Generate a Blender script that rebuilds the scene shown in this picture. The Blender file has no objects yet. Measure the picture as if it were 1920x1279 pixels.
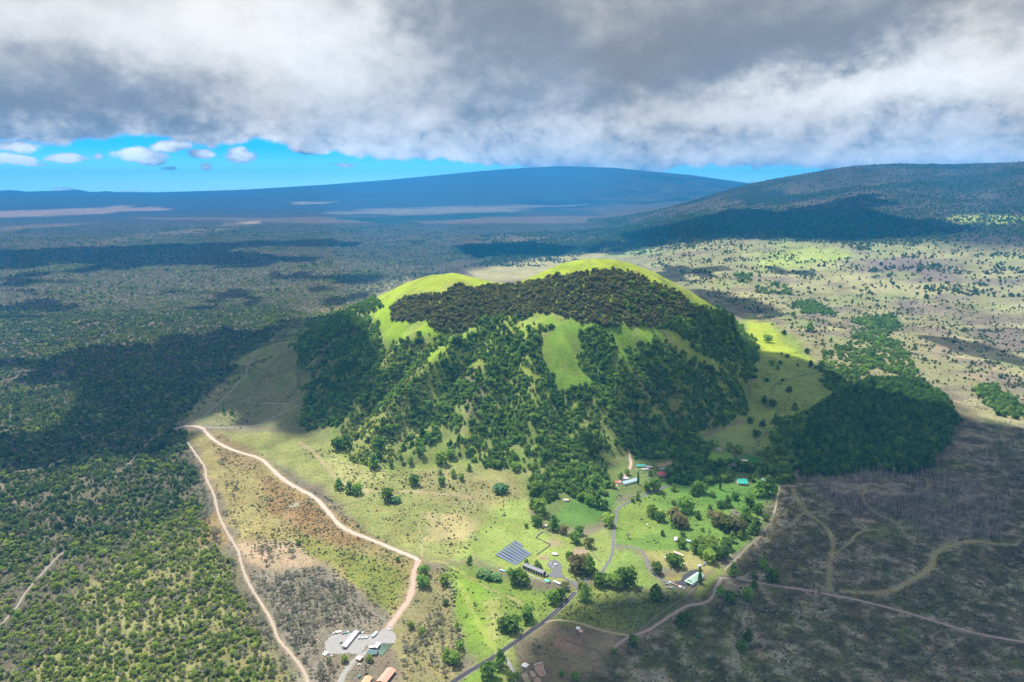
import bpy, math, random
import numpy as np
from math import radians as R
random.seed(7)
rng = np.random.default_rng(11)
sc = bpy.context.scene
# ------------------------------------------------------------------ camera
CAMZ, PITCH, FPX = 700.0, R(12.4), 1297.0
cam = bpy.data.objects.new('camera', bpy.data.cameras.new('camera'))
sc.collection.objects.link(cam)
cam.location = (0, 0, CAMZ)
cam.rotation_euler = (math.pi/2 - PITCH, 0, 0)
cam.data.sensor_width = 36.0
cam.data.lens = FPX/1920*36
cam.data.clip_start = 1.0
cam.data.clip_end = 200000.0
sc.camera = cam
sc.view_settings.view_transform = 'Standard'
sc.view_settings.look = 'None'
sc.view_settings.exposure = 0.78
sc.view_settings.gamma = 1.0
sc.view_settings.use_curve_mapping = False
sc.cycles.max_bounces = 6
sc.cycles.diffuse_bounces = 3
sc.cycles.volume_bounces = 1
sc.cycles.transparent_max_bounces = 8
# ------------------------------------------------------------------ sun
SUN_EL = R(61)
SUN_AZ = R(-38)          # clockwise from +Y
SUN = np.array([math.sin(SUN_AZ)*math.cos(SUN_EL), math.cos(SUN_AZ)*math.cos(SUN_EL), math.sin(SUN_EL)])
sl = bpy.data.lights.new('sun', 'SUN')
sl.energy = 5.0
sl.angle = R(0.55)
sl.color = (1.0, 0.955, 0.87)
so = bpy.data.objects.new('sun', sl)
sc.collection.objects.link(so)
so.rotation_euler = (math.pi/2 - SUN_EL, 0, math.pi - SUN_AZ)
so.location = (-3000, 3000, 6000)
# ------------------------------------------------------------------ picture helpers
CP, SP = math.cos(PITCH), math.sin(PITCH)
def ray(px, py):
    u = (np.asarray(px, float)-960)/FPX
    v = (639.5-np.asarray(py, float))/FPX
    return u, CP+v*SP, -SP+v*CP
def proj(x, y, z):
    d = y*CP-(z-CAMZ)*SP
    up = y*SP+(z-CAMZ)*CP
    d = np.maximum(d, 1e-3)
    return 960+FPX*x/d, 639.5-FPX*up/d, d
def azel(px, py):
    a, b, c = ray(px, py)
    return math.atan2(a, b), math.atan2(c, math.hypot(a, b))
# ------------------------------------------------------------------ world: clear blue low sky under a broken cloud deck
world = bpy.data.worlds.new('World')
sc.world = world
world.use_nodes = True
W = world.node_tree
W.nodes.clear()
class G:
    """tiny node-graph writer"""
    def __init__(s, t): s.t = t
    def n(s, ty, **k):
        nd = s.t.nodes.new(ty)
        for a, b in k.items(): setattr(nd, a, b)
        return nd
    def put(s, sock, v):
        if isinstance(v, bpy.types.NodeSocket): s.t.links.new(v, sock)
        elif v is not None:
            try: sock.default_value = v
            except Exception: sock.default_value = (v, v, v)
    def m(s, op, a, b=None, c=None, clamp=False):
        nd = s.n('ShaderNodeMath', operation=op, use_clamp=clamp)
        for i, q in enumerate((a, b, c)): s.put(nd.inputs[i], q)
        return nd.outputs[0]
    def v(s, op, a, b=None, sc=None):
        nd = s.n('ShaderNodeVectorMath', operation=op)
        s.put(nd.inputs[0], a)
        if b is not None: s.put(nd.inputs[1], b)
        if sc is not None: s.put(nd.inputs['Scale'], sc)
        return nd.outputs['Value'] if op in ('LENGTH', 'DOT_PRODUCT', 'DISTANCE') else nd.outputs[0]
    def xyz(s, a, b, c):
        nd = s.n('ShaderNodeCombineXYZ')
        for i, q in enumerate((a, b, c)): s.put(nd.inputs[i], q)
        return nd.outputs[0]
    def noise(s, vec, scale, detail=5, rough=.55, dist=0.0, dim='3D', lac=2.0):
        nd = s.n('ShaderNodeTexNoise', noise_dimensions=dim)
        s.put(nd.inputs['Vector'], vec)
        s.put(nd.inputs['Scale'], scale); s.put(nd.inputs['Detail'], detail)
        s.put(nd.inputs['Roughness'], rough); s.put(nd.inputs['Distortion'], dist)
        s.put(nd.inputs['Lacunarity'], lac)
        return nd.outputs[0]
    def ss(s, x, a, b, o0=0.0, o1=1.0):
        nd = s.n('ShaderNodeMapRange', interpolation_type='SMOOTHSTEP')
        for i, q in enumerate((x, a, b, o0, o1)): s.put(nd.inputs[i], q)
        return nd.outputs[0]
    def mix(s, f, a, b, mode='MIX'):
        nd = s.n('ShaderNodeMix', data_type='RGBA', blend_type=mode)
        s.put(nd.inputs['Factor'], f)
        for i, q in ((6, a), (7, b)):
            if isinstance(q, (tuple, list)) and len(q) == 3: q = (*q, 1)
            s.put(nd.inputs[i], q)
        return nd.outputs[2]
g = G(W)
geo = g.n('ShaderNodeTexCoord').outputs['Generated']
sep = g.n('ShaderNodeSeparateXYZ'); W.links.new(geo, sep.inputs[0])
X, Y, Z = sep.outputs
AZ = g.m('ARCTAN2', X, Y)
EL = g.m('ARCSINE', Z)
ELc = g.m('MAXIMUM', EL, 0.0)
# perspective-like plane coordinates of the cloud deck
inv = g.m('DIVIDE', 1.0, g.m('ADD', g.m('MAXIMUM', Z, 0.0), 0.085))
P = g.xyz(g.m('MULTIPLY', X, inv), g.m('MULTIPLY', Y, inv), 0.0)
# angular coordinates (degrees / 10, elevation stretched)
Q = g.xyz(g.m('MULTIPLY', AZ, 5.73), g.m('MULTIPLY', EL, 5.73*1.35), 0.3)
warp = g.n('ShaderNodeTexNoise'); W.links.new(Q, warp.inputs['Vector']); warp.inputs['Scale'].default_value = 1.1; warp.inputs['Detail'].default_value = 3
wv = g.v('SUBTRACT', warp.outputs['Color'], (0.5, 0.5, 0.5))
Qw = g.v('ADD', Q, g.v('SCALE', wv, sc=0.75))
nA = g.noise(Qw, 1.0, 7, .56)
nB = g.noise(g.v('ADD', Qw, (3.1, 1.7, 5.0)), 3.2, 8, .6)
nC = g.noise(g.v('ADD', Q, (9.1, 4.7, 2.0)), 1.9, 9, .58)
nC2 = g.noise(g.v('ADD', Q, (9.06, 4.82, 2.0)), 1.9, 9, .58)   # the same field a little toward the sun: relief
relief = g.m('SUBTRACT', nC, nC2)
nP = g.noise(P, 0.55, 8, .6)
def blob(px, py, rx, ry, wq=None, soft=1.0):
    a0, e0 = azel(px, py)
    sx, sy = 1/(rx/FPX), 1/(ry/FPX)
    base = g.xyz(g.m('MULTIPLY', g.m('SUBTRACT', AZ, a0), sx), g.m('MULTIPLY', g.m('SUBTRACT', EL, e0), sy), 0.0)
    if wq: base = g.v('ADD', base, g.v('SCALE', wv2, sc=wq))
    l = g.v('LENGTH', base)
    return g.m('POWER', 2.718, g.m('MULTIPLY', g.m('MULTIPLY', l, l), -soft))
w2 = g.n('ShaderNodeTexNoise'); W.links.new(Q, w2.inputs['Vector']); w2.inputs['Scale'].default_value = 2.3; w2.inputs['Detail'].default_value = 6; w2.inputs['Roughness'].default_value = .6
wv2 = g.v('SUBTRACT', w2.outputs['Color'], (0.5, 0.5, 0.5))
# cloud brightness field
B = g.m('ADD', 0.50, g.m('MULTIPLY', g.m('SUBTRACT', nA, 0.5), 0.38))
B = g.m('ADD', B, g.m('MULTIPLY', g.m('SUBTRACT', nB, 0.5), g.ss(EL, R(3), R(9), .30, .05)))
DARK = [(230, 165, 240, 60, .30), (60, 215, 170, 45, .14), (1420, 95, 250, 65, .36), (1690, 40, 250, 50, .22), (1010, 110, 190, 90, .32), (1290, 20, 200, 60, .14),
        (880, 20, 160, 60, .24), (1740, 235, 210, 32, .24), (340, 225, 130, 40, .10), (1150, 175, 130, 45, .10), (60, 100, 200, 50, .05)]
LIGHT = [(560, 70, 170, 90, .62), (60, 20, 170, 60, .34), (330, 60, 160, 60, .30), (1600, 175, 210, 50, .62), (1850, 115, 130, 65, .62), (1150, 285, 300, 24, .10), (720, 275, 170, 28, .20),
         (480, 215, 200, 38, .16), (1500, 210, 200, 50, .14), (1800, 290, 240, 14, .26), (1500, 292, 200, 14, .12), (700, 170, 130, 60, .12), (1180, 240, 150, 40, .10), (1120, 50, 90, 50, .10)]
for b in DARK: B = g.m('SUBTRACT', B, g.m('MULTIPLY', blob(*b[:4], wq=2.2), b[4]*.85))
for b in LIGHT: B = g.m('ADD', B, g.m('MULTIPLY', blob(*b[:4], wq=2.2), b[4]))
B = g.m('ADD', B, g.m('MULTIPLY', relief, g.ss(EL, R(3), R(10), 1.8, .35)))
# far (low) clouds crisper and brighter
low = g.ss(EL, R(6.5), R(2.0))
B = g.m('ADD', B, g.m('MULTIPLY', low, g.m('MULTIPLY', g.m('SUBTRACT', nB, 0.44), 1.0)))
B = g.m('ADD', B, g.m('MULTIPLY', low, 0.16))
bil = g.m('MULTIPLY', g.m('ABSOLUTE', g.m('SUBTRACT', g.noise(g.v('ADD', Qw, (13.0, 2.0, 7.0)), 2.6, 6, .55), .5)), 2.0)
bil2 = g.m('MULTIPLY', g.m('ABSOLUTE', g.m('SUBTRACT', g.noise(g.v('ADD', Q, (3.0, 12.0, 7.0)), 6.5, 5, .6), .5)), 2.0)
bw = g.m('MAXIMUM', g.ss(EL, R(7.5), R(2.5), .18, 1.0), blob(1680, 170, 330, 110))
B = g.m('ADD', B, g.m('MULTIPLY', bw, g.m('ADD', g.m('MULTIPLY', g.m('SUBTRACT', bil, .22), .75), g.m('MULTIPLY', g.m('SUBTRACT', bil2, .22), .40))))
# cloud tint: blue-grey when dark, neutral white when bright
Bs = g.m('SUBTRACT', B, 0.24)
B = g.m('ADD', 0.24, g.m('MULTIPLY', .5, g.m('ADD', Bs, g.m('SQRT', g.m('ADD', g.m('MULTIPLY', Bs, Bs), .022)))))
B = g.m('MULTIPLY', 1.08, g.m('SUBTRACT', 1.0, g.m('POWER', 2.718, g.m('MULTIPLY', B, -1.75))))
tint = g.mix(g.ss(B, 0.2, 0.8), (0.90, 0.98, 1.08), (1.03, 1.01, .97))
cl = g.v('SCALE', tint, sc=g.m('MULTIPLY', .66, g.m('POWER', B, 1.5)))
# bottom edge of the deck, by azimuth
fc = g.n('ShaderNodeFloatCurve')
edge = [(-500, 300), (-200, 280), (0, 262), (90, 268), (190, 268), (240, 254), (300, 262), (380, 272), (500, 262), (545, 284), (650, 292), (760, 303), (860, 300), (900, 312), (1000, 322), (1080, 330), (1190, 330), (1320, 314), (1450, 316), (1570, 320), (1920, 322), (2200, 316), (2500, 312)]
cv = fc.mapping.curves[0]
pts = []
for ex, ey in edge:
    a, e = azel(ex, ey)
    pts.append((min(max(a/math.pi*.5+.5, 0), 1), min(max(e/R(12)+.1, 0), 1)))
pts = [(0, pts[0][1])] + pts + [(1, pts[-1][1])]
cv.points[0].location = pts[0]; cv.points[1].location = pts[-1]
for p in pts[1:-1]: cv.points.new(*p)
for p in cv.points: p.handle_type = 'AUTO'
fc.mapping.update()
g.put(fc.inputs['Value'], g.m('ADD', g.m('MULTIPLY', AZ, .5/math.pi), .5))
edgeE = g.m('MULTIPLY', g.m('SUBTRACT', fc.outputs[0], .1), R(12))
eN = g.noise(g.v('MULTIPLY', Q, (1.0, 0.5, 1.0)), 4.5, 8, .6)
over = g.m('SUBTRACT', g.m('ADD', EL, g.m('MULTIPLY', g.m('SUBTRACT', eN, .5), R(1.9))), edgeE)
cover = g.ss(over, R(-0.12), R(0.28))
# holes in the thin part near the left end of the deck, small separate cumuli under it
PUFF = [(30, 277, 40, 9), (22, 299, 50, 9), (70, 308, 30, 4), (130, 295, 28, 8), (183, 293, 9, 8), (245, 287, 42, 12), (275, 300, 22, 7), (318, 274, 40, 10), (376, 289, 24, 9), (453, 293, 27, 15), (386, 312, 11, 7), (312, 314, 18, 5), (586, 276, 40, 12), (125, 356, 17, 3.5), (240, 359, 30, 2), (640, 308, 40, 6), (1412, 340, 8, 2)]
pf = None
pn = g.noise(Q, 7.5, 6, .62)
for i, b in enumerate(PUFF):
    q = g.m('MULTIPLY', blob(*b, wq=2.4, soft=1.0), g.m('ADD', .42, g.m('MULTIPLY', pn, 1.2)))
    if b[1] in (308, 340, 359) or b[0] in (312, 183): q = g.m('MULTIPLY', q, .68)
    pf = q if pf is None else g.m('MAXIMUM', pf, q)
pfm = g.ss(pf, 0.30, 0.62)
pB = g.m('ADD', g.ss(pf, .3, 1.0, .52, .82), g.m('MULTIPLY', relief, 3.0))
pc = g.v('SCALE', (0.97, 1.0, 1.04), sc=g.m('MULTIPLY', .95, g.m('MINIMUM', pB, .95)))
# clear sky: Nishita, deepened
sky = g.n('ShaderNodeTexSky', sky_type='NISHITA')
sky.sun_disc = False
sky.sun_elevation = SUN_EL
sky.sun_rotation = SUN_AZ
sky.altitude = 1000
sky.air_density = 1.0; sky.dust_density = 0.3; sky.ozone_density = 3.0
blue = g.v('SCALE', g.v('MULTIPLY', sky.outputs[0], (0.30, 0.78, 1.22)), sc=0.10)
gradc = g.mix(g.ss(EL, R(-.3), R(3.4)), (2.3, 1.75, 1.3), (0.20, 0.78, 1.15))
blue = g.v('MULTIPLY', blue, gradc)
cl = g.v('SCALE', cl, sc=g.m('ADD', 1.0, g.m('MULTIPLY', g.ss(over, R(1.6), R(.1)), g.ss(eN, .35, .7, .05, .42))))
c1 = g.mix(pfm, blue, pc)
c2 = g.mix(cover, c1, cl)
bg = g.n('ShaderNodeBackground'); g.put(bg.inputs[0], c2); bg.inputs[1].default_value = 1.0
wo = g.n('ShaderNodeOutputWorld'); W.links.new(bg.outputs[0], wo.inputs[0])

# ------------------------------------------------------------------ numpy noise
def _h(ix, iy, seed):
    h = (ix.astype(np.int64)*374761393 + iy.astype(np.int64)*668265263 + seed*974634777) & 0xffffffff
    h = ((h ^ (h >> 13))*1274126177) & 0xffffffff
    return ((h ^ (h >> 16)) & 0xffffff)/float(0xffffff)
def vn(x, y, seed=0):
    x0 = np.floor(x); y0 = np.floor(y)
    fx = x-x0; fy = y-y0
    fx = fx*fx*(3-2*fx); fy = fy*fy*(3-2*fy)
    a = _h(x0, y0, seed); b = _h(x0+1, y0, seed); c = _h(x0, y0+1, seed); d = _h(x0+1, y0+1, seed)
    return (a*(1-fx)+b*fx)*(1-fy)+(c*(1-fx)+d*fx)*fy
def fbm(x, y, scale, oc=4, seed=0, gain=.5):
    x = np.asarray(x, float)/scale; y = np.asarray(y, float)/scale
    s = 0; a = 1; t = 0
    for i in range(oc):
        s = s+a*vn(x+17.3*i, y-9.1*i, seed+i); t += a; a *= gain
        x, y = (x*.8-y*.6)*2.03, (x*.6+y*.8)*2.03
    return s/t
def sst(x, a, b):
    t = np.clip((x-a)/(b-a), 0, 1)
    return t*t*(3-2*t)
# ------------------------------------------------------------------ terrain height
def crest(pts, r):
    a = []; h = []
    for px, py in pts:
        q, w, e = ray(px, py)
        a.append(math.atan2(q, w)); h.append(CAMZ+e/math.hypot(q, w)*r)
    return np.array(a), np.array(h)
ML = crest([(-900, 366), (-200, 362), (0, 360), (300, 362), (450, 356), (600, 347), (720, 338), (850, 326), (950, 317), (1050, 312), (1150, 315), (1200, 320), (1300, 329), (1400, 343), (1500, 352), (1700, 360), (2600, 362)], 30000)
HU = crest([(-900, 400), (900, 400), (1120, 386), (1200, 376), (1300, 362), (1400, 345), (1500, 327), (1600, 311), (1680, 307), (1800, 308), (1920, 303), (2200, 295), (2600, 290)], 12500)
CX, CY = 70.0, 2330.0
CREST = [(415, 752, 2600), (450, 722, 2630), (520, 668, 2650), (560, 634, 2680), (600, 608, 2720), (650, 584, 2700), (700, 561, 2640), (760, 532, 2560), (800, 517, 2500), (850, 512, 2470), (890, 522, 2440),
         (930, 531, 2420), (965, 532, 2420), (1000, 518, 2430), (1050, 496, 2440), (1100, 487, 2450), (1140, 487, 2450), (1180, 493, 2440), (1230, 512, 2420), (1290, 545, 2400), (1340, 574, 2400), (1372, 602, 2400), (1392, 650, 2400), (1408, 745, 2400)]
_c = []
for _px, _py, _y in CREST:
    _u, _w, _e = ray(_px, _py); _t = _y/_w
    _c.append((float(_u*_t), _y, max(float(CAMZ+_e*_t), 0)))
_c = np.array(_c)
FOOT = np.array([(-1130, 2590), (-1000, 2560), (-900, 2420), (-800, 2210), (-700, 2050), (-640, 1950), (-540, 1800), (-430, 1680), (-340, 1615), (-250, 1610), (-165, 1650), (-80, 1640), (0, 1610), (120, 1620), (230, 1660), (320, 1715), (500, 1830), (640, 1930), (700, 2000), (760, 2110), (820, 2310), (862, 2395)])
def cone_s(x, y):
    """0 on the crest line, 1 at the foot"""
    yc = np.interp(x, _c[:, 0], _c[:, 1]); yf = np.minimum(np.interp(x, FOOT[:, 0], FOOT[:, 1]), yc-10)
    yb = yc+40+760*np.sqrt(np.clip(1-((x+110)/1020)**2, 0, 1))
    t = np.where(y < yc, (yc-y)/(yc-yf), (y-yc)/(yb-yc))
    lat = np.maximum((x-862)/120, (-1130-x)/120)
    t = np.where(lat > 0, np.maximum(t, 1)+lat, t)
    dx = x-CX; dy = y-CY
    return t, np.hypot(dx, dy), np.degrees(np.arctan2(dy, dx))
PIT = [(-505, 2290), (-560, 2370), (-650, 2420), (-760, 2330), (-700, 2190), (-590, 2140), (-520, 2200)]
def sdist(x, y, poly):
    """signed distance, positive inside"""
    x = np.asarray(x, float); y = np.asarray(y, float)
    d = np.full(x.shape, 1e18); ins = np.zeros(x.shape, bool)
    n = len(poly)
    for i in range(n):
        ax, ay = poly[i]; bx_, by_ = poly[(i+1) % n]
        ex, ey = bx_-ax, by_-ay
        t = np.clip(((x-ax)*ex+(y-ay)*ey)/(ex*ex+ey*ey+1e-9), 0, 1)
        d = np.minimum(d, (x-ax-t*ex)**2+(y-ay-t*ey)**2)
        c = ((ay > y) != (by_ > y))
        with np.errstate(divide='ignore', invalid='ignore'):
            xi = (bx_-ax)*(y-ay)/((by_-ay) if by_ != ay else 1e-9)+ax
        ins ^= c & (x < xi)
    d = np.sqrt(d)
    return np.where(ins, d, -d)
def height(x, y):
    x = np.asarray(x, float); y = np.asarray(y, float)
    r = np.hypot(x, y); az = np.arctan2(x, y)
    base = 560*np.clip((r-2600)/27400, 0, 1)**1.35
    base = base + (fbm(x, y, 900, 4, 3)-.5)*26*sst(r, 300, 2500) + (fbm(x, y, 160, 3, 5)-.5)*7
    base = base + (fbm(x, y, 45, 2, 8)-.5)*2.0
    # far shield volcano
    h = np.interp(az, *ML)
    k = sst(r, 16000, 30000)**1.2*sst(-r, -60000, -31000)
    rid = (fbm(x, y, 5000, 5, 21)-.5)*300*sst(k, 0, .5)*sst(-k, -1.0, -.8)
    far = base+(np.maximum(h-base, -200))*k + rid*np.clip((h-600)/900, 0, 1)
    for bpx, bh, bw in ((18, 46, 260), (80, 26, 300), (118, 34, 240), (146, 60, 230), (200, 46, 180), (-60, 50, 300), (330, 14, 200)):
        a, e = azel(bpx, 360); bx0, by0 = 29600*math.sin(a), 29600*math.cos(a)
        far = far+bh*1.6*np.exp(-((x-bx0)**2+(y-by0)**2)/(2*bw*bw))
    # near volcano flank to the right
    h2 = np.interp(az, *HU)
    k2 = np.clip((r-4300)/8200, 0, 1)**1.25*sst(-r, -19000, -12600)
    w2 = sst(az, azel(1080, 380)[0], azel(1420, 380)[0])
    rid2 = (fbm(x, y, 1600, 5, 31)-.5)*190*w2*sst(k2, 0.05, .5)*sst(-k2, -1.0, -.75)
    z = far+np.maximum(h2-far, 0)*k2*w2+rid2
    # the furrowed cinder cone
    s, rc, th = cone_s(x, y+(fbm(x, y, 260, 3, 43)-.5)*80*sst(-y, -2300, -1900))
    zc = np.interp(x+(fbm(x, y, 260, 3, 41)-.5)*70*sst(s, .1, .5), _c[:, 0], _c[:, 2])
    tt = np.clip(s, 0, 1)
    dome = zc*(1-tt**1.55)**1.12
    tw = th+(fbm(x, y, 420, 3, 51)-.5)*16
    fl = np.abs(np.mod(tw/17.5+.27, 1)-.5)*2
    fl2 = np.abs(np.mod(tw/7.3+.1, 1)-.5)*2
    win = sst(s, .34, .66)*sst(-s, -1.02, -.84)
    flute = (-50*(1-fl)**1.3+14)*win + (-9*(1-fl2))*sst(s, .5, .75)*sst(-s, -1.0, -.9)
    m = sst(-s, -1.03, -.97)
    apr = 85*np.clip(1-rc/1450, 0, 1)**1.6*np.exp(-((np.mod(th+360, 360)-160)/48)**2)*1.4*sst(s, .5, 1.0) + 25*np.clip(1.35-s, 0, .35)/.35*(1-sst(-s, -1.0, -.6))
    cz = dome+flute*np.clip(zc/200, 0, 1)
    z = z*(1-.8*m)+np.where(s < 1.03, np.maximum(cz, 0), 0)+apr+(fbm(x, y, 60, 3, 61)-.5)*7*m
    pd = sdist(x, y, PIT)+(fbm(x, y, 60, 3, 71)-.5)*36
    z = z-30*sst(pd, -6, 9)*sst(r, 500, 900)
    return z
# polar grid of the ground sheet
deps = np.concatenate([np.arange(48, 27.5, -.115)])
r1 = CAMZ/np.tan(np.radians(deps))
r2 = np.arange(r1[-1]+4.2, 2950, 4.6)
d3 = math.degrees(math.atan(CAMZ/r2[-1]))
r3 = CAMZ/np.tan(np.radians(np.arange(d3-.1, 3.3, -.082)))
r4 = np.geomspace(r3[-1]*1.012, 38000, 100)
RR = np.concatenate([[0.5, 150, 300, 450, 560], r1, r2, r3, r4])
AA = np.radians(np.concatenate([np.arange(-180, -42, 3.0), np.arange(-41, 41.01, .155), np.arange(42.5, 180.1, 3.0)]))
AA[-1] = math.pi
NR, NA = len(RR), len(AA)
gr, ga = np.meshgrid(RR, AA, indexing='ij')
GX, GY = gr*np.sin(ga), gr*np.cos(ga)
GZ = height(GX, GY)
GZ[:, -1] = GZ[:, 0]
def gz(x, y):
    x = np.asarray(x, float); y = np.asarray(y, float)
    r = np.hypot(x, y); a = np.arctan2(x, y)
    i = np.clip(np.searchsorted(RR, r)-1, 0, NR-2); j = np.clip(np.searchsorted(AA, a)-1, 0, NA-2)
    u = np.clip((r-RR[i])/(RR[i+1]-RR[i]), 0, 1); v = np.clip((a-AA[j])/(AA[j+1]-AA[j]), 0, 1)
    return (GZ[i, j]*(1-v)+GZ[i, j+1]*v)*(1-u)+(GZ[i+1, j]*(1-v)+GZ[i+1, j+1]*v)*u
def at(px, py):
    """where the line through a picture point meets the ground"""
    px = np.atleast_1d(np.asarray(px, float)); py = np.atleast_1d(np.asarray(py, float))
    dx, dy, dz = ray(px, py)
    t = np.full(px.shape, 500.0); hit = np.zeros(px.shape, bool)
    step = 6.0
    while not hit.all() and t.min() < 40000:
        below = (CAMZ+dz*t) < gz(dx*t, dy*t)
        hit |= below
        t = np.where(hit, t, t+step*np.maximum(1, t/1500))
        if t[~hit].size and t[~hit].min() > 30000: break
    lo, hi = t-step*np.maximum(1, t/1500), t
    for _ in range(10):
        mid = (lo+hi)/2
        b = (CAMZ+dz*mid) < gz(dx*mid, dy*mid)
        hi = np.where(b, mid, hi); lo = np.where(b, lo, mid)
    x, y = dx*hi, dy*hi
    return x, y, gz(x, y)
def at1(px, py):
    x, y, z = at(px, py)
    return float(x[0]), float(y[0]), float(z[0])
# ------------------------------------------------------------------ linking / tagging
col = sc.collection
def tag(o, label=None, cat=None, group=None, kind=None):
    if label: o['label'] = label
    if cat: o['category'] = cat
    if group: o['group'] = group
    if kind: o['kind'] = kind
    return o
def mesh(name, v, f, mat=None, smooth=False):
    me = bpy.data.meshes.new(name)
    me.from_pydata([tuple(map(float, q)) for q in v], [], [tuple(map(int, q)) for q in f])
    if mat: me.materials.append(mat)
    if smooth: me.polygons.foreach_set('use_smooth', [True]*len(me.polygons))
    me.update()
    return me
def link(name, me, parent=None, loc=None):
    o = bpy.data.objects.new(name, me)
    col.objects.link(o)
    if parent: o.parent = parent
    if loc is not None: o.location = loc
    return o
def empty(name, loc, rz, label, cat, group=None):
    o = bpy.data.objects.new(name, None)
    col.objects.link(o)
    o.location = loc; o.rotation_euler = (0, 0, rz); o.empty_display_size = 1
    return tag(o, label, cat, group)
# ------------------------------------------------------------------ materials
def srgb(r, g_, b):
    f = lambda c: (c/255/12.92 if c/255 <= .04045 else ((c/255+.055)/1.055)**2.4)
    return (f(r), f(g_), f(b))
def mat_plain(name, c, rough=.8, var=.12, scale=.6, metal=0.0):
    m = bpy.data.materials.new(name); m.use_nodes = True
    t = G(m.node_tree); b = m.node_tree.nodes['Principled BSDF']
    p = t.n('ShaderNodeTexCoord').outputs['Object']
    n = t.noise(p, scale, 4, .6)
    n2 = t.noise(p, scale*7, 2, .6)
    f = t.m('ADD', 1-var, t.m('MULTIPLY', t.m('ADD', n, t.m('MULTIPLY', n2, .5)), var*1.34))
    t.put(b.inputs['Base Color'], t.v('SCALE', c, sc=f))
    b.inputs['Roughness'].default_value = rough
    b.inputs['Metallic'].default_value = metal
    if 'Specular IOR Level' in b.inputs: b.inputs['Specular IOR Level'].default_value = .3
    return m
def mat_leaf(name, ca, cb, cc=None, transl=.42):
    """three-way colour by the random number of each tree, finer change inside the crown"""
    m = bpy.data.materials.new(name); m.use_nodes = True
    nt = m.node_tree; t = G(nt); nt.nodes.clear()
    rnd = t.n('ShaderNodeObjectInfo').outputs['Random']
    p = t.n('ShaderNodeTexCoord').outputs['Object']
    gp = t.n('ShaderNodeNewGeometry').outputs['Position']
    rr = t.m('ADD', t.m('MULTIPLY', rnd, .7), t.m('MULTIPLY', t.ss(t.noise(gp, .012, 3, .6), .35, .65), .3))
    c = t.mix(t.ss(rr, .05, .75), ca, cb)
    if cc: c = t.mix(t.ss(rr, .62, .98), c, cc)
    n = t.noise(p, .9, 2, .6)
    c = t.v('SCALE', c, sc=t.m('MULTIPLY', t.m('ADD', .62, t.m('MULTIPLY', n, .76)), t.m('ADD', .72, t.m('MULTIPLY', t.m('FRACT', t.m('MULTIPLY', rnd, 17.3)), .62))))
    d = t.n('ShaderNodeBsdfDiffuse'); t.put(d.inputs[0], c)
    tr = t.n('ShaderNodeBsdfTranslucent'); t.put(tr.inputs[0], t.v('MULTIPLY', c, (1.3, 1.35, .7)))
    mx = t.n('ShaderNodeMixShader'); mx.inputs[0].default_value = transl
    nt.links.new(d.outputs[0], mx.inputs[1]); nt.links.new(tr.outputs[0], mx.inputs[2])
    o = t.n('ShaderNodeOutputMaterial'); nt.links.new(mx.outputs[0], o.inputs[0])
    return m
M = {}
M['leaf_green'] = mat_leaf('leaf_green', (.120, .205, .060), (.175, .280, .068), (.255, .345, .085), .48)
M['leaf_bright'] = mat_leaf('leaf_bright', (.175, .230, .070), (.250, .320, .075), (.320, .350, .095))
M['leaf_grey'] = mat_leaf('leaf_grey', (.225, .215, .175), (.290, .270, .225), (.185, .205, .120), .3)
M['leaf_brown'] = mat_leaf('leaf_brown', (.150, .178, .078), (.205, .180, .095), (.170, .225, .080), .5)
M['leaf_dark'] = mat_leaf('leaf_dark', (.085, .165, .048), (.115, .205, .052), (.160, .245, .062))
M['leaf_plain'] = mat_leaf('leaf_plain', (.095, .145, .068), (.130, .190, .078), (.195, .215, .110))
M['leaf_scrub'] = mat_leaf('leaf_scrub', (.200, .180, .115), (.155, .195, .080), (.250, .220, .155), .25)
M['leaf_teal'] = mat_leaf('leaf_teal', (.100, .200, .105), (.130, .240, .115), (.190, .280, .110))
M['twig'] = mat_plain('dead_twig', (.30, .27, .25), .9)
M['bark'] = mat_plain('bark', (.13, .105, .08), .95)
M['bark_pale'] = mat_plain('bark_pale', (.26, .24, .22), .95)
# ------------------------------------------------------------------ land cover (surface colours, with cloud shade painted into some far patches and the pasture)
VX, VY, VZ = GX.ravel(), GY.ravel(), GZ.ravel()
PXv, PYv, Dv = proj(VX, VY, VZ)
rv = np.hypot(VX, VY)
front = (VY > 50) & (rv > 100)
S_, RC_, TH_ = cone_s(VX, VY)
gyy = np.gradient(GZ, axis=0)/np.gradient(GX*0+np.hypot(GX, GY), axis=0)
facing = gyy.ravel() > -CAMZ/np.maximum(rv, 400)*0.9+0.0
# ragged picture-space coordinates so that borders of fields and woods are irregular on the ground
jx = (fbm(VX, VY, 70, 4, 101)-.5); jy = (fbm(VX, VY, 70, 4, 102)-.5)
PJX = PXv+jx*24*np.clip(1700/np.maximum(Dv, 200), .12, 2)
PJY = PYv+jy*14*np.clip(1700/np.maximum(Dv, 200), .12, 2)
_fj = sst(rv, 3500, 8000)
PJX = PJX+_fj*(fbm(VX, VY, 1300, 5, 105)-.5)*260; PJY = PJY+_fj*(fbm(VX, VY*1.0, 700, 5, 106)-.5)*np.clip(26000/np.maximum(rv,1), 0, 7)*1.6
def pmask(poly, soft=6):
    xs = [p[0] for p in poly]; ys = [p[1] for p in poly]
    m = np.zeros(PJX.shape)
    k = front & (PJX > min(xs)-soft*2) & (PJX < max(xs)+soft*2) & (PJY > min(ys)-soft*2) & (PJY < max(ys)+soft*2)
    if k.any(): m[k] = sst(sdist(PJX[k], PJY[k], poly), -soft, soft)
    return m
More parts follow.
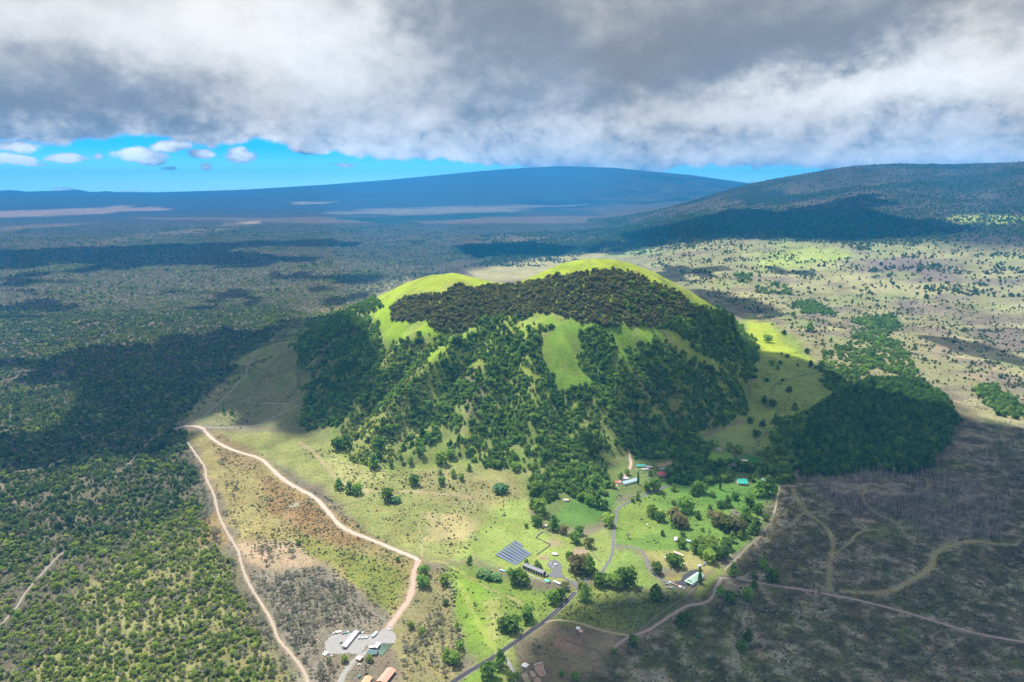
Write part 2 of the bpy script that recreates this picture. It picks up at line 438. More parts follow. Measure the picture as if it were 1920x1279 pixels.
N1 = fbm(VX, VY, 35, 4, 111); N2 = fbm(VX, VY, 140, 4, 112); N3 = fbm(VX, VY, 900, 5, 113); N4 = fbm(VX, VY, 14, 3, 114)
C = np.zeros((len(VX), 3)); TUFT = np.full(len(VX), .25)
def lay(mask, c, tuft=None, var=.25):
    m = np.clip(mask, 0, 1)[:, None]
    cc = np.array(c)[None, :]*(1+var*(2*N1[:, None]-1)+var*.8*(2*N2[:, None]-1))
    C[:] = C*(1-m)+cc*m
    if tuft is not None: TUFT[:] = TUFT*(1-m[:, 0])+tuft*m[:, 0]
one = np.ones(len(VX))
# open country: dry grass, lava scrub and forest in broad belts
lay(one, (.150, .125, .095), .5)
# belts far out: noise squeezed across the line of sight (old lava flows running down from the summits)
us = fbm(VX*.45, VY*1.5, 1500, 5, 121)
us2 = fbm(VX*.4, VY*1.7, 3600, 5, 122)
far = sst(rv, 3000, 5200)
lay(far, (.066, .058, .048), .6)
lay(far*sst(us, .56, .66)*.8, (.17, .14, .10), .3)
lay(far*sst(us, .46, .38), (.040, .052, .034), .8)
lay(sst(rv, 7500, 11000), (.050, .044, .042), .4)
lay(sst(rv, 7500, 10000)*sst(us2, .58, .66), (.10, .075, .062), .2)
lay(sst(rv, 7500, 10000)*sst(us2, .48, .42), (.045, .050, .042), .4)
lay(sst(rv, 14500, 16500), (.040, .042, .048), .2, .1)
lay(sst(rv, 15500, 19000)*sst(fbm(VX*.5, VY*.22, 2600, 5, 131), .54, .62), (.020, .022, .030), .2)
rgt = sst(np.arctan2(VX, VY), azel(1050, 380)[0], azel(1250, 380)[0])*sst(rv, 5200, 6800)
lay(rgt, (.048, .044, .038), .6)
lay(rgt*sst(fbm(VX, VY, 420, 5, 171), .55, .66)*.7, (.085, .072, .056), .5)
lay(rgt*sst(fbm(VX, VY*1.3, 900, 5, 172), .52, .60)*.8, (.022, .030, .024), .8)
POLY = [
 # far stripes; the dark ones are forest colour with cloud shade painted in
 ([(-60, 398), (120, 394), (300, 385), (318, 388), (180, 400), (-60, 410)], (.19, .135, .11), 2, .1),
 ([(-60, 425), (100, 420), (160, 418), (140, 424), (-60, 438)], (.19, .135, .10), 2, .1),
 ([(60, 455), (250, 442), (420, 430), (500, 428), (380, 440), (200, 458), (80, 462)], (.17, .13, .095), 3, .1),
 ([(430, 421), (520, 414), (516, 419), (440, 424)], (.24, .18, .13), 2, .1),
 ([(530, 379), (605, 378), (600, 383), (540, 383)], (.19, .17, .15), 2, .1),
 ([(640, 398), (860, 388), (1000, 385), (1080, 383), (900, 398), (700, 404)], (.14, .12, .095), 3, .2),
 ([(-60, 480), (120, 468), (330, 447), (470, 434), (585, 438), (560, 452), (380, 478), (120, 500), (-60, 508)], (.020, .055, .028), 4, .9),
 ([(660, 408), (800, 402), (900, 398), (860, 412), (700, 420)], (.022, .040, .030), 3, .7),
 ([(680, 420), (770, 415), (760, 440), (690, 436)], (.022, .040, .030), 3, .7),
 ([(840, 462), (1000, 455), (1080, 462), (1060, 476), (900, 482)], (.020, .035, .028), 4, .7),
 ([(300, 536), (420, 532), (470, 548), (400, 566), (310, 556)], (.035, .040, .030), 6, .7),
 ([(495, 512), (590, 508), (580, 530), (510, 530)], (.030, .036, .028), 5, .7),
 # flank on the right; its dark patches also carry cloud shade in their colour
 ([(1120, 392), (1300, 372), (1500, 352), (1700, 372), (1700, 392), (1500, 402), (1300, 410), (1150, 420)], (.075, .062, .052), 8, .5),
 ([(1200, 378), (1290, 366), (1320, 372), (1240, 384)], (.020, .030, .030), 4, .7),
 ([(1360, 372), (1440, 356), (1530, 352), (1500, 366), (1400, 384)], (.020, .030, .030), 4, .7),
 ([(1365, 352), (1440, 338), (1500, 335), (1440, 350), (1380, 360)], (.020, .030, .030), 3, .7),
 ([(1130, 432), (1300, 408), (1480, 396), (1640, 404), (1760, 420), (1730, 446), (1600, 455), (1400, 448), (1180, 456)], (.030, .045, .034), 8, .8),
 ([(1800, 408), (1860, 402), (1910, 408), (1880, 420), (1820, 418)], (.24, .28, .07), 4, .3),
 # the right-hand plain
 ([(1090, 500), (1120, 466), (1260, 452), (1440, 446), (1560, 452), (1700, 458), (1960, 470), (1960, 800), (1880, 800), (1780, 750), (1640, 720), (1560, 760), (1400, 640), (1290, 545), (1200, 500)], (.205, .195, .108), 14, .35),
 ([(1100, 466), (1180, 460), (1240, 470), (1180, 480), (1090, 482)], (.20, .24, .10), 5, .3),
 ([(1380, 470), (1500, 456), (1560, 470), (1540, 500), (1420, 505)], (.25, .29, .09), 12, .3),
 ([(1440, 520), (1640, 515), (1900, 545), (1700, 560), (1500, 545)], (.25, .235, .12), 14, .3),
 ([(1290, 570), (1400, 560), (1500, 590), (1620, 640), (1500, 625), (1400, 600)], (.17, .135, .10), 10, .4),
 ([(1560, 470), (1700, 480), (1790, 520), (1700, 530), (1590, 500)], (.16, .13, .12), 12, .4),
 ([(1780, 580), (1960, 600), (1960, 700), (1850, 660)], (.15, .125, .10), 14, .4),
 ([(1620, 540), (1760, 560), (1800, 590), (1700, 590)], (.17, .14, .115), 10, .4),
 ([(1730, 600), (1800, 640), (1900, 690), (1960, 720), (1960, 760), (1800, 700), (1740, 660)], (.23, .19, .13), 14, .4),
 # green meadow right of the cone
 ([(1385, 600), (1440, 598), (1500, 640), (1530, 690), (1600, 735), (1560, 780), (1500, 830), (1430, 850), (1330, 850), (1300, 830), (1390, 790), (1412, 720)], (.175, .225, .062), 8, .3),
 ([(1400, 590), (1440, 600), (1470, 640), (1520, 680), (1400, 660)], (.27, .32, .045), 8, .15),
 # left woodland floor
 ([(-80, 500), (500, 500), (800, 480), (850, 520), (620, 590), (480, 690), (330, 790), (350, 850), (410, 1000), (520, 1190), (590, 1300), (-80, 1320)], (.110, .100, .070), 12, .7),
 ([(-40, 640), (120, 620), (330, 600), (470, 610), (430, 700), (330, 780), (150, 790), (-40, 760)], (.105, .085, .072), 20, .6),
 ([(150, 1100), (300, 980), (400, 1000), (480, 1180), (560, 1300), (0, 1300)], (.20, .19, .085), 25, .6),
 # pale saddle grass behind and left of the cone
 ([(870, 508), (1000, 490), (1120, 470), (1100, 500), (1030, 510), (960, 525), (880, 530)], (.27, .24, .13), 5, .3),
 ([(590, 590), (640, 552), (760, 522), (800, 515), (740, 545), (690, 570), (640, 600), (560, 660), (480, 720), (400, 770), (330, 792), (330, 778), (430, 700), (520, 640)], (.22, .20, .115), 6, .4),
 # quarry side and apron
 ([(340, 790), (420, 730), (480, 680), (540, 640), (600, 620), (600, 700), (570, 760), (570, 810), (480, 800), (400, 800)], (.165, .165, .085), 8, .5),
 ([(430, 700), (500, 640), (560, 600), (600, 590), (560, 640), (490, 700), (430, 745)], (.150, .185, .060), 8, .4),
 ([(497, 716), (512, 690), (535, 668), (556, 672), (552, 700), (530, 716)], (.10, .085, .075), 5, .3),
 # foot of the cone
 ([(560, 810), (700, 880), (830, 860), (960, 880), (1080, 880), (1180, 860), (1200, 900), (1100, 900), (1000, 930), (900, 1000), (860, 1050), (800, 1050), (700, 1010), (600, 910), (480, 850), (400, 810)], (.195, .205, .075), 10, .5),
 ([(640, 850), (740, 860), (720, 900), (640, 905), (610, 870)], (.27, .265, .11), 12, .3),
 ([(780, 880), (960, 890), (980, 930), (880, 960), (780, 930)], (.225, .21, .095), 14, .4),
 ([(350, 810), (420, 815), (500, 860), (560, 915), (700, 1010), (790, 1052), (770, 1130), (740, 1165), (680, 1140), (560, 1080), (470, 1060), (440, 1000), (400, 910)], (.225, .19, .085), 8, .55),
 ([(490, 885), (560, 920), (640, 975), (700, 1015), (640, 1030), (560, 1000), (500, 950)], (.205, .135, .068), 14, .8),
 ([(560, 1000), (640, 1035), (740, 1055), (770, 1070), (740, 1110), (640, 1070), (580, 1050)], (.165, .165, .05), 10, .55),
 ([(640, 1030), (740, 1060), (760, 1110), (720, 1150), (640, 1080)], (.150, .165, .045), 12, .5),
 ([(400, 815), (460, 830), (500, 870), (450, 880), (410, 860)], (.205, .15, .08), 9, .7),
 ([(450, 1015), (560, 1020), (600, 1060), (520, 1075), (460, 1060)], (.30, .225, .155), 10, .4),
 ([(355, 980), (410, 960), (430, 1020), (380, 1025)], (.21, .15, .075), 8, .6),
 ([(470, 1075), (600, 1060), (700, 1130), (740, 1170), (700, 1190), (620, 1190), (600, 1300), (560, 1300), (520, 1180)], (.165, .145, .115), 10, .7),
 ([(760, 1080), (830, 1060), (850, 1120), (870, 1200), (850, 1300), (750, 1300), (740, 1200)], (.19, .17, .085), 10, .6),
 ([(790, 965), (860, 958), (900, 975), (870, 1010), (800, 1012)], (.30, .26, .13), 8, .2),
 ([(880, 1000), (960, 930), (1000, 935), (990, 960), (1030, 1000), (1100, 1010), (1150, 990), (1140, 1060), (1085, 1090), (960, 1075), (900, 1050), (850, 1050)], (.195, .240, .068), 10, .3),
 ([(1030, 1000), (1080, 1010), (1150, 1000), (1140, 1070), (1080, 1085), (1040, 1050)], (.170, .205, .062), 8, .25),
 ([(835, 1060), (900, 1060), (960, 1090), (1040, 1110), (1075, 1110), (990, 1190), (900, 1250), (870, 1230), (850, 1130)], (.135, .190, .042), 14, .5),
 ([(850, 1080), (900, 1090), (930, 1140), (930, 1190), (880, 1210), (858, 1140)], (.150, .225, .036), 16, .45),
 ([(905, 1130), (935, 1120), (945, 1200), (915, 1210)], (.23, .24, .08), 9, .3),
 # ranch pastures
 ([(985, 905), (1180, 850), (1300, 850), (1480, 825), (1490, 905), (1300, 920), (1150, 930), (1060, 1000), (1010, 990)], (.112, .145, .052), 10, .5),
 ([(1040, 975), (1060, 940), (1110, 922), (1150, 925), (1152, 960), (1120, 985), (1075, 992)], (.085, .160, .040), 12, .35),
 ([(1150, 950), (1250, 905), (1400, 905), (1460, 915), (1450, 980), (1400, 1030), (1330, 1060), (1290, 1075), (1200, 1030), (1155, 1020)], (.108, .178, .042), 7, .45),  # pasture green, darkened to stand in for thin cloud shade
 ([(1160, 950), (1220, 930), (1250, 960), (1230, 1000), (1180, 1010), (1158, 985)], (.150, .205, .050), 12, .35),
 ([(1200, 1035), (1290, 1030), (1350, 1050), (1330, 1075), (1260, 1070)], (.220, .205, .085), 9, .2),
 ([(1150, 1030), (1190, 1028), (1215, 1060), (1240, 1100), (1180, 1110), (1130, 1085)], (.145, .200, .055), 8, .3),
 ([(1240, 1080), (1270, 1075), (1280, 1088), (1250, 1092)], (.22, .21, .07), 5, .2),
 ([(1345, 1065), (1385, 1075), (1340, 1120), (1320, 1128), (1300, 1120)], (.150, .190, .055), 7, .2),
 ([(1240, 910), (1460, 905), (1455, 950), (1400, 960), (1300, 930)], (.080, .160, .036), 10, .35),
 ([(1330, 850), (1370, 848), (1375, 862), (1330, 864)], (.14, .25, .035), 3, .1),
 ([(1395, 850), (1430, 862), (1440, 872), (1400, 872)], (.05, .135, .03), 4, .1),
 ([(1330, 820), (1450, 800), (1440, 850), (1340, 848)], (.165, .205, .075), 8, .3),
 ([(1055, 1110), (1100, 1095), (1200, 1110), (1290, 1110), (1230, 1170), (1180, 1190), (1100, 1180), (1010, 1165)], (.140, .165, .050), 8, .6),
 ([(1170, 1110), (1290, 1105), (1260, 1160), (1190, 1185), (1130, 1150)], (.090, .115, .045), 14, .8),
 # paddock
 ([(965, 1210), (1015, 1165), (1050, 1180), (1085, 1210), (1140, 1225), (1095, 1260), (1050, 1300), (985, 1290), (970, 1235)], (.175, .145, .095), 5, .25),
 ([(1045, 1195), (1090, 1205), (1080, 1225), (1040, 1218)], (.23, .155, .12), 9, .2),
 ([(1100, 1195), (1160, 1192), (1150, 1215), (1110, 1220)], (.19, .155, .11), 6, .2),
 ([(930, 1225), (985, 1180), (965, 1210), (975, 1250), (950, 1290), (925, 1250)], (.19, .22, .07), 5, .2),
 ([(900, 1240), (930, 1250), (960, 1300), (840, 1300)], (.16, .23, .045), 5, .3),
 # scrub on the right and bottom
 ([(1450, 930), (1500, 895), (1600, 890), (1750, 880), (1790, 790), (1770, 740), (1860, 790), (1960, 800), (1960, 1320), (1060, 1320), (1150, 1225), (1200, 1195), (1330, 1110), (1400, 1040), (1440, 1000)], (.100, .090, .058), 8, .8),
 ([(1500, 890), (1600, 895), (1700, 880), (1800, 900), (1880, 950), (1900, 1000), (1700, 1010), (1560, 960)], (.092, .070, .066), 14, .6),
 ([(1780, 800), (1960, 810), (1960, 960), (1850, 900)], (.105, .090, .066), 20, .7),
 ([(1060, 1300), (1180, 1200), (1400, 1180), (1600, 1200), (1960, 1250), (1960, 1320)], (.112, .106, .066), 20, .8),
 ([(1150, 1240), (1300, 1200), (1500, 1230), (1500, 1290), (1200, 1300)], (.090, .100, .050), 22, .8),
 ([(1470, 1120), (1620, 1170), (1560, 1210), (1460, 1180)], (.090, .098, .045), 20, .8),
 ([(1380, 1090), (1480, 1098), (1470, 1120), (1390, 1110)], (.21, .17, .12), 6, .4),
 ([(1440, 950), (1500, 925), (1530, 960), (1500, 1010), (1440, 1010)], (.165, .14, .085), 14, .6),
]
for poly, c, soft, tuft in POLY: lay(pmask(poly, soft), c, tuft)
# lower-right mottling: bare pale patches and green cushions
lr = pmask([(1060, 1320), (1150, 1225), (1350, 1100), (1400, 1040), (1460, 900), (1780, 860), (1790, 790), (1990, 790), (1990, 1330)], 20)
lay(lr*sst(fbm(VX, VY, 55, 5, 141), .56, .66)*.85, (.23, .20, .155), .6)
lay(lr*sst(fbm(VX, VY, 70, 5, 142), .58, .70)*.8, (.10, .13, .045), .8)
lay(lr*sst(N4, .56, .70)*.75, (.24, .22, .185), .7)
lay(lr*sst(N4, .44, .34)*.6, (.045, .042, .030), .9)
lay(lr*sst(N1, .42, .32)*.5, (.050, .050, .034), .9)
# right plain mottling
rp = pmask([(1200, 520), (1130, 470), (1440, 446), (1960, 470), (1960, 800), (1640, 720), (1500, 640), (1400, 600)], 20)
lay(rp*sst(fbm(VX*.6, VY*1.2, 190, 5, 151), .55, .66)*.75, (.150, .125, .105), .5)
lay(rp*sst(fbm(VX*.6, VY*1.2, 240, 5, 152), .54, .68)*.75, (.29, .265, .145), .2)
lay(rp*sst(fbm(VX, VY, 300, 5, 153), .60, .70)*.6, (.19, .22, .09), .3)
# the cone itself
onc = sst(-S_, -1.04, -.97)*facing
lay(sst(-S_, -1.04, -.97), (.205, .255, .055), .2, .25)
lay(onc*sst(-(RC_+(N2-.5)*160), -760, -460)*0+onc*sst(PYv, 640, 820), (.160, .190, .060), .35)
def clay(poly, c, soft, tuft):
    lay(pmask(poly, soft)*onc, c, tuft)
clay([(1020, 590), (1110, 605), (1240, 610), (1260, 660), (1180, 720), (1100, 740), (1020, 720)], (.150, .240, .040), 10, .12)
clay([(690, 570), (740, 545), (800, 600), (860, 640), (800, 680), (730, 660)], (.21, .31, .032), 10, .12)
clay([(560, 600), (640, 560), (700, 600), (640, 700), (570, 760), (540, 700)], (.155, .155, .085), 10, .4)
clay([(620, 800), (720, 640), (800, 640), (780, 760), (700, 880), (620, 860)], (.20, .22, .065), 12, .3)
clay([(940, 860), (1000, 840), (1200, 850), (1180, 880), (1090, 895), (990, 900)], (.165, .215, .055), 12, .3)
clay([(860, 690), (900, 690), (920, 760), (880, 800)], (.19, .165, .10), 8, .4)
clay([(1180, 690), (1220, 700), (1250, 760), (1230, 770)], (.21, .20, .10), 6, .3)
clay([(330, 800), (420, 720), (520, 640), (600, 590), (620, 600), (600, 700), (570, 830), (400, 820)], (.165, .170, .088), 8, .4)
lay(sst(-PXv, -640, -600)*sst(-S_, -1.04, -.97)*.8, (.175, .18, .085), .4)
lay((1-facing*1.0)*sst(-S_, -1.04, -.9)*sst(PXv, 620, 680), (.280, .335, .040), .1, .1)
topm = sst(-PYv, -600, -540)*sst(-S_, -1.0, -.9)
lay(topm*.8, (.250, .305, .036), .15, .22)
lay(sst(-S_, -1.0, -.9)*sst(fbm(VX, VY, 38, 5, 161), .56, .70)*.5, (.20, .19, .085), .5, .2)
lay(sst(-S_, -1.0, -.9)*sst(fbm(VX*1.6, VY*.5, 60, 4, 162), .58, .72)*.5, (.13, .19, .045), .5, .2)
# bare scars
for px, py, rw, c in ((1100, 888, 14, (.22, .15, .12)), (1150, 870, 7, (.2, .13, .1)), (640, 905, 8, (.27, .24, .15)), (552, 948, 10, (.3, .26, .2)), (1088, 1035, 16, (.25, .17, .14)), (1092, 1056, 9, (.25, .17, .14)),
                      (1385, 790, 8, (.2, .17, .12)), (1040, 1018, 16, (.22, .18, .11)), (1018, 1046, 10, (.24, .18, .12)), (1240, 872, 12, (.3, .22, .16)), (1255, 868, 10, (.3, .22, .16)), (800, 1010, 8, (.3, .24, .13))):
    x0, y0, _ = at1(px, py)
    lay(sst(-np.hypot(VX-x0, VY-y0)+(N4-.5)*rw*.8, -rw*1.25, -rw*.8)*.85, c, .2)
# ------------------------------------------------------------------ roads: polylines in picture points turned into world points
def smooth(pts, n=6):
    p = np.array(pts, float); out = []
    for i in range(len(p)-1):
        a = p[max(i-1, 0)]; b = p[i]; c = p[i+1]; d = p[min(i+2, len(p)-1)]
        for t in np.linspace(0, 1, n, endpoint=False):
            out.append(.5*((2*b)+(-a+c)*t+(2*a-5*b+4*c-d)*t*t+(-a+3*b-3*c+d)*t**3))
    out.append(p[-1])
    return np.array(out)
def world_line(pp, step=5.0, wob=0.0, seed=0):
    x, y, z = at([p[0] for p in pp], [p[1] for p in pp])
    q = smooth(np.stack([x, y], 1), 8)
    L = np.concatenate([[0], np.cumsum(np.hypot(*np.diff(q, axis=0).T))])
    s = np.arange(0, L[-1], step)
    q = np.stack([np.interp(s, L, q[:, 0]), np.interp(s, L, q[:, 1])], 1)
    if wob:
        q[:, 0] += (fbm(s, s*0, 25, 3, seed)-.5)*wob*2; q[:, 1] += (fbm(s, s*0+50, 25, 3, seed)-.5)*wob*2
    return q
def linedist(q):
    d = np.full(len(VX), 1e9)
    k = np.where((VX > q[:, 0].min()-60) & (VX < q[:, 0].max()+60) & (VY > q[:, 1].min()-60) & (VY < q[:, 1].max()+60))[0]
    if not len(k): return d
    dk = np.full(len(k), 1e9)
    for i in range(len(q)-1):
        ax, ay = q[i]; ex, ey = q[i+1]-q[i]
        kk = np.where((np.abs(VX[k]-ax) < 45) & (np.abs(VY[k]-ay) < 45))[0]
        if not len(kk): continue
        t = np.clip(((VX[k[kk]]-ax)*ex+(VY[k[kk]]-ay)*ey)/(ex*ex+ey*ey+1e-9), 0, 1)
        dk[kk] = np.minimum(dk[kk], np.hypot(VX[k[kk]]-ax-t*ex, VY[k[kk]]-ay-t*ey))
    d[k] = dk
    return d
ROADS = [ # name, label, points, width m, material key, shoulder colour, shoulder width
 ('dirt_road', 'wide pale dirt road running down from the cone foot past red scrub', [(318, 806), (352, 799), (378, 802), (400, 824), (440, 845), (487, 860), (512, 882), (540, 905), (575, 924), (600, 942), (625, 972), (650, 993), (690, 1010), (730, 1026), (775, 1045), (786, 1052)], 8.6, 'dirt', (.30, .23, .165), 11),
 ('dirt_road', 'pink dirt road between the scrub and the gravel works yard', [(786, 1050), (776, 1075), (774, 1100), (766, 1125), (748, 1150), (733, 1170), (728, 1182)], 9.0, 'dirt_red', (.33, .23, .17), 9),
 ('dirt_trail', 'pale dirt trail along the edge of the left woodland', [(352, 830), (366, 850), (383, 875), (388, 900), (402, 930), (410, 965), (430, 1005), (447, 1035), (455, 1065), (470, 1100), (492, 1135), (510, 1165), (520, 1195), (545, 1225), (570, 1260), (582, 1300)], 4.6, 'dirt_brown', (.24, .19, .13), 6),
 ('dirt_trail', 'dusty track from the road junction into the dark woodland', [(340, 800), (310, 810), (285, 822), (262, 828), (240, 832)], 7.0, 'dirt_grey', (.20, .16, .12), 8),
 ('dirt_trail', 'thin grey track running down through the woodland at far left', [(300, 812), (270, 838), (240, 872), (210, 900)], 3.0, 'dirt_grey', (.17, .14, .11), 4),
 ('dirt_trail', 'bare track crossing the woodland at the left edge', [(-40, 905), (0, 895), (40, 884), (80, 878), (115, 864), (130, 856)], 6.5, 'dirt_yellow', (.30, .26, .13), 12),
 ('dirt_trail', 'grey track through the woodland at the lower left edge', [(-30, 1195), (0, 1172), (30, 1140), (48, 1112), (75, 1080), (100, 1052), (120, 1035)], 3.2, 'dirt_grey', (.18, .15, .12), 7),
 ('dirt_trail', 'track over the pale grass left of the cone', [(345, 798), (375, 785), (400, 765), (415, 750), (432, 735), (447, 716), (462, 700), (468, 680), (475, 665)], 4.5, 'dirt_grey', (.19, .18, .12), 8),
 ('dirt_trail', 'quarry track at the left foot of the cone', [(380, 800), (420, 802), (460, 800), (500, 788), (535, 772), (560, 760)], 5.0, 'dirt_grey', (.20, .17, .13), 8),
 ('dirt_trail', 'short quarry track above the longer one', [(486, 756), (515, 757), (545, 755), (560, 748)], 4.5, 'dirt_grey', (.20, .17, .13), 6),
 ('dirt_trail', 'dirt track climbing into the trees beside the red roofed house', [(1152, 912), (1160, 905), (1172, 893), (1180, 880), (1183, 868), (1180, 850)], 6.0, 'dirt_red', (.26, .19, .14), 6),
 ('asphalt_road', 'dark asphalt road entering the ranch from the bottom', [(835, 1288), (870, 1265), (900, 1247), (930, 1229), (960, 1208), (990, 1187), (1020, 1166), (1050, 1140), (1073, 1117), (1079, 1110)], 7.5, 'asphalt', (.21, .19, .14), 6),
 ('asphalt_road', 'grey ranch road curving up from the gate to the old houses', [(1082, 1106), (1090, 1096), (1108, 1085), (1125, 1075), (1140, 1056), (1147, 1040), (1150, 1020), (1151, 1000), (1155, 970), (1158, 955), (1170, 946), (1190, 937), (1215, 926), (1240, 916), (1255, 910)], 5.2, 'asphalt_old', (.17, .19, .09), 3.5),
 ('asphalt_road', 'driveway looping past the green roofed hall', [(1150, 1024), (1165, 1024), (1185, 1026), (1202, 1032), (1210, 1045), (1216, 1060), (1222, 1072), (1235, 1083), (1252, 1090), (1275, 1093)], 4.6, 'asphalt_old', (.20, .19, .09), 3),
 ('asphalt_road', 'narrow upper driveway beside the round lawn', [(1243, 1067), (1258, 1070), (1275, 1073), (1290, 1070)], 3.6, 'asphalt_old', (.20, .19, .09), 2),
 ('gravel_drive', 'pale gravel drive branching off the asphalt road to the corrals', [(929, 1225), (942, 1229), (951, 1238), (958, 1252), (965, 1270), (972, 1295)], 5.0, 'gravel', (.22, .21, .13), 4),
 ('gravel_drive', 'drive through the gravel yard to the red roofed house', [(733, 1176), (722, 1190), (700, 1212), (680, 1228), (664, 1240), (650, 1256), (640, 1275), (636, 1296)], 7.0, 'gravel', (.25, .22, .18), 6),
 ('dirt_road', 'purple brown dirt road running right across the dark scrub', [(1347, 1083), (1370, 1085), (1400, 1088), (1450, 1098), (1500, 1105), (1560, 1116), (1600, 1124), (1660, 1138), (1720, 1155), (1780, 1174), (1840, 1190), (1900, 1201), (1960, 1208)], 5.5, 'dirt_purple', (.155, .12, .10), 7),
 ('dirt_road', 'dirt road bending down from the scrub to the paddocks', [(1352, 1084), (1344, 1100), (1334, 1122), (1318, 1131), (1290, 1136), (1265, 1150), (1240, 1166), (1215, 1182), (1190, 1192), (1170, 1200), (1150, 1216)], 5.5, 'dirt_purple', (.17, .13, .11), 6),
 ('dirt_trail', 'grassy track between the paddocks and the scrubby field', [(1022, 1168), (1040, 1163), (1065, 1164), (1090, 1170), (1120, 1180), (1150, 1187), (1180, 1192)], 4.0, 'dirt_yellow', (.25, .21, .12), 4),
 ('dirt_trail', 'straight stony track beside the boundary wall of the pasture', [(1358, 1070), (1380, 1048), (1405, 1022), (1430, 1000), (1450, 968), (1458, 930), (1462, 912)], 3.2, 'dirt_yellow', (.22, .20, .10), 4),
]
TRACKS = [ # faint grassy tracks: only a change of ground cover
 ([(786, 1052), (820, 1052), (850, 1065), (880, 1082), (920, 1105), (960, 1122), (990, 1140), (1010, 1158)], 3.5, (.25, .24, .10)),
 ([(560, 830), (590, 850), (615, 880), (640, 905), (680, 918), (720, 922), (780, 922), (850, 928), (900, 935)], 6, (.28, .23, .14)),
 ([(640, 905), (690, 925), (640, 945), (610, 945)], 4, (.28, .23, .14)),
 ([(790, 1045), (790, 1010), (785, 980), (800, 968), (830, 962)], 3, (.28, .24, .13)),
 ([(860, 1040), (900, 990), (930, 945), (960, 925)], 3, (.22, .24, .08)),
 ([(1555, 1105), (1556, 1080), (1556, 1055), (1562, 1035), (1560, 1010), (1545, 985), (1525, 970), (1505, 950), (1490, 930), (1490, 915)], 7, (.235, .212, .120)),
 ([(1562, 1040), (1590, 1020), (1605, 1003), (1620, 995), (1660, 994)], 4, (.235, .212, .120)),
 ([(1450, 1000), (1480, 985), (1505, 965)], 5, (.20, .18, .115)),
 ([(1580, 1108), (1640, 1112), (1680, 1104), (1720, 1082), (1745, 1060), (1756, 1035), (1790, 1022), (1830, 1015), (1870, 1020), (1950, 1025)], 9, (.235, .212, .120)),
 ([(1756, 1035), (1730, 1020), (1700, 1005), (1680, 980), (1640, 960), (1620, 940), (1618, 925), (1640, 920), (1700, 926), (1735, 918), (1740, 902), (1728, 895)], 5, (.20, .175, .12)),
 ([(1600, 928), (1580, 915), (1565, 898)], 4, (.16, .135, .10)),
 ([(1720, 900), (1770, 905), (1840, 920), (1900, 940)], 4, (.13, .11, .085)),
 ([(1800, 810), (1850, 815), (1920, 812)], 5, (.18, .17, .10)),
 ([(1510, 1130), (1510, 1150)], 8, (.18, .165, .09)),
 ([(860, 1090), (880, 1130), (905, 1180), (925, 1215)], 7, (.21, .25, .06)),
 ([(100, 860), (140, 855), (200, 850), (240, 835)], 6, (.2, .17, .10)),
 ([(0, 905), (30, 940), (60, 935)], 7, (.16, .13, .09)),
 ([(1460, 770), (1430, 820), (1410, 850)], 3, (.11, .11, .06)),
 ([(1290, 480), (1330, 500), (1370, 520)], 6, (.12, .10, .08)),
 ([(1300, 550), (1400, 590), (1450, 600)], 6, (.30, .25, .17)),
 ([(1010, 960), (1040, 1000)], 3, (.20, .17, .10)),
]
RLINES = []
for nm, lb, pp, w, mk, sh, shw in ROADS:
    q = world_line(pp, 5.0, .7 if 'asphalt' not in nm else .0, len(RLINES))
    RLINES.append(q)
    d = linedist(q)+(N4-.5)*5
    lay(sst(-d, -(w*.5+shw*.55), -(w*.5))*.85, sh, .35)
TLINES = []
for pp, w, c in TRACKS:
    q = world_line(pp, 6.0, 2.0, 50+len(TLINES)); TLINES.append(q)
    d = linedist(q)+(N4-.5)*w*1.1
    lay(sst(-d, -w*.95, -w*.35)*.92, c, .15)
# yards: gravel, asphalt and garden areas as their own thin sheets are built further down; here only the worn rim
# ------------------------------------------------------------------ ground mesh
idx = np.arange(NR*NA).reshape(NR, NA)
a_, b_, c_, d_ = idx[:-1, :-1], idx[1:, :-1], idx[1:, 1:], idx[:-1, 1:]
F = np.stack([a_, d_, c_, b_], -1).reshape(-1, 4)
me = bpy.data.meshes.new('ground')
me.vertices.add(len(VX)); me.vertices.foreach_set('co', np.stack([VX, VY, VZ], 1).astype(np.float32).ravel())
me.loops.add(F.size); me.loops.foreach_set('vertex_index', F.ravel().astype(np.int32))
me.polygons.add(len(F)); me.polygons.foreach_set('loop_start', np.arange(0, F.size, 4, dtype=np.int32))
me.update(calc_edges=True)
me.polygons.foreach_set('use_smooth', [True]*len(F))
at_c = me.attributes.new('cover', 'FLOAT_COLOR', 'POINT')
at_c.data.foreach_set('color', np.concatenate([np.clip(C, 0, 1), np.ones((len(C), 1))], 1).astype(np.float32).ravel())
at_t = me.attributes.new('tuft', 'FLOAT', 'POINT'); at_t.data.foreach_set('value', TUFT.astype(np.float32))
gm = bpy.data.materials.new('ground_cover'); gm.use_nodes = True
t = G(gm.node_tree); bs = gm.node_tree.nodes['Principled BSDF']
pos = t.n('ShaderNodeNewGeometry').outputs['Position']
ca = t.n('ShaderNodeAttribute', attribute_name='cover').outputs['Color']
tf = t.n('ShaderNodeAttribute', attribute_name='tuft').outputs['Fac']
n1 = t.noise(pos, .45, 3, .65); n2 = t.noise(pos, .11, 5, .6); n3 = t.noise(pos, .022, 5, .6)
f = t.m('ADD', .30, t.m('ADD', t.m('MULTIPLY', n1, .55), t.m('ADD', t.m('MULTIPLY', n2, .5), t.m('MULTIPLY', n3, .35))))
f = t.m('ADD', t.m('MULTIPLY', t.m('SUBTRACT', f, 1.0), t.m('ADD', .7, t.m('MULTIPLY', tf, 1.3))), 1.0)
c = t.v('SCALE', ca, sc=f)
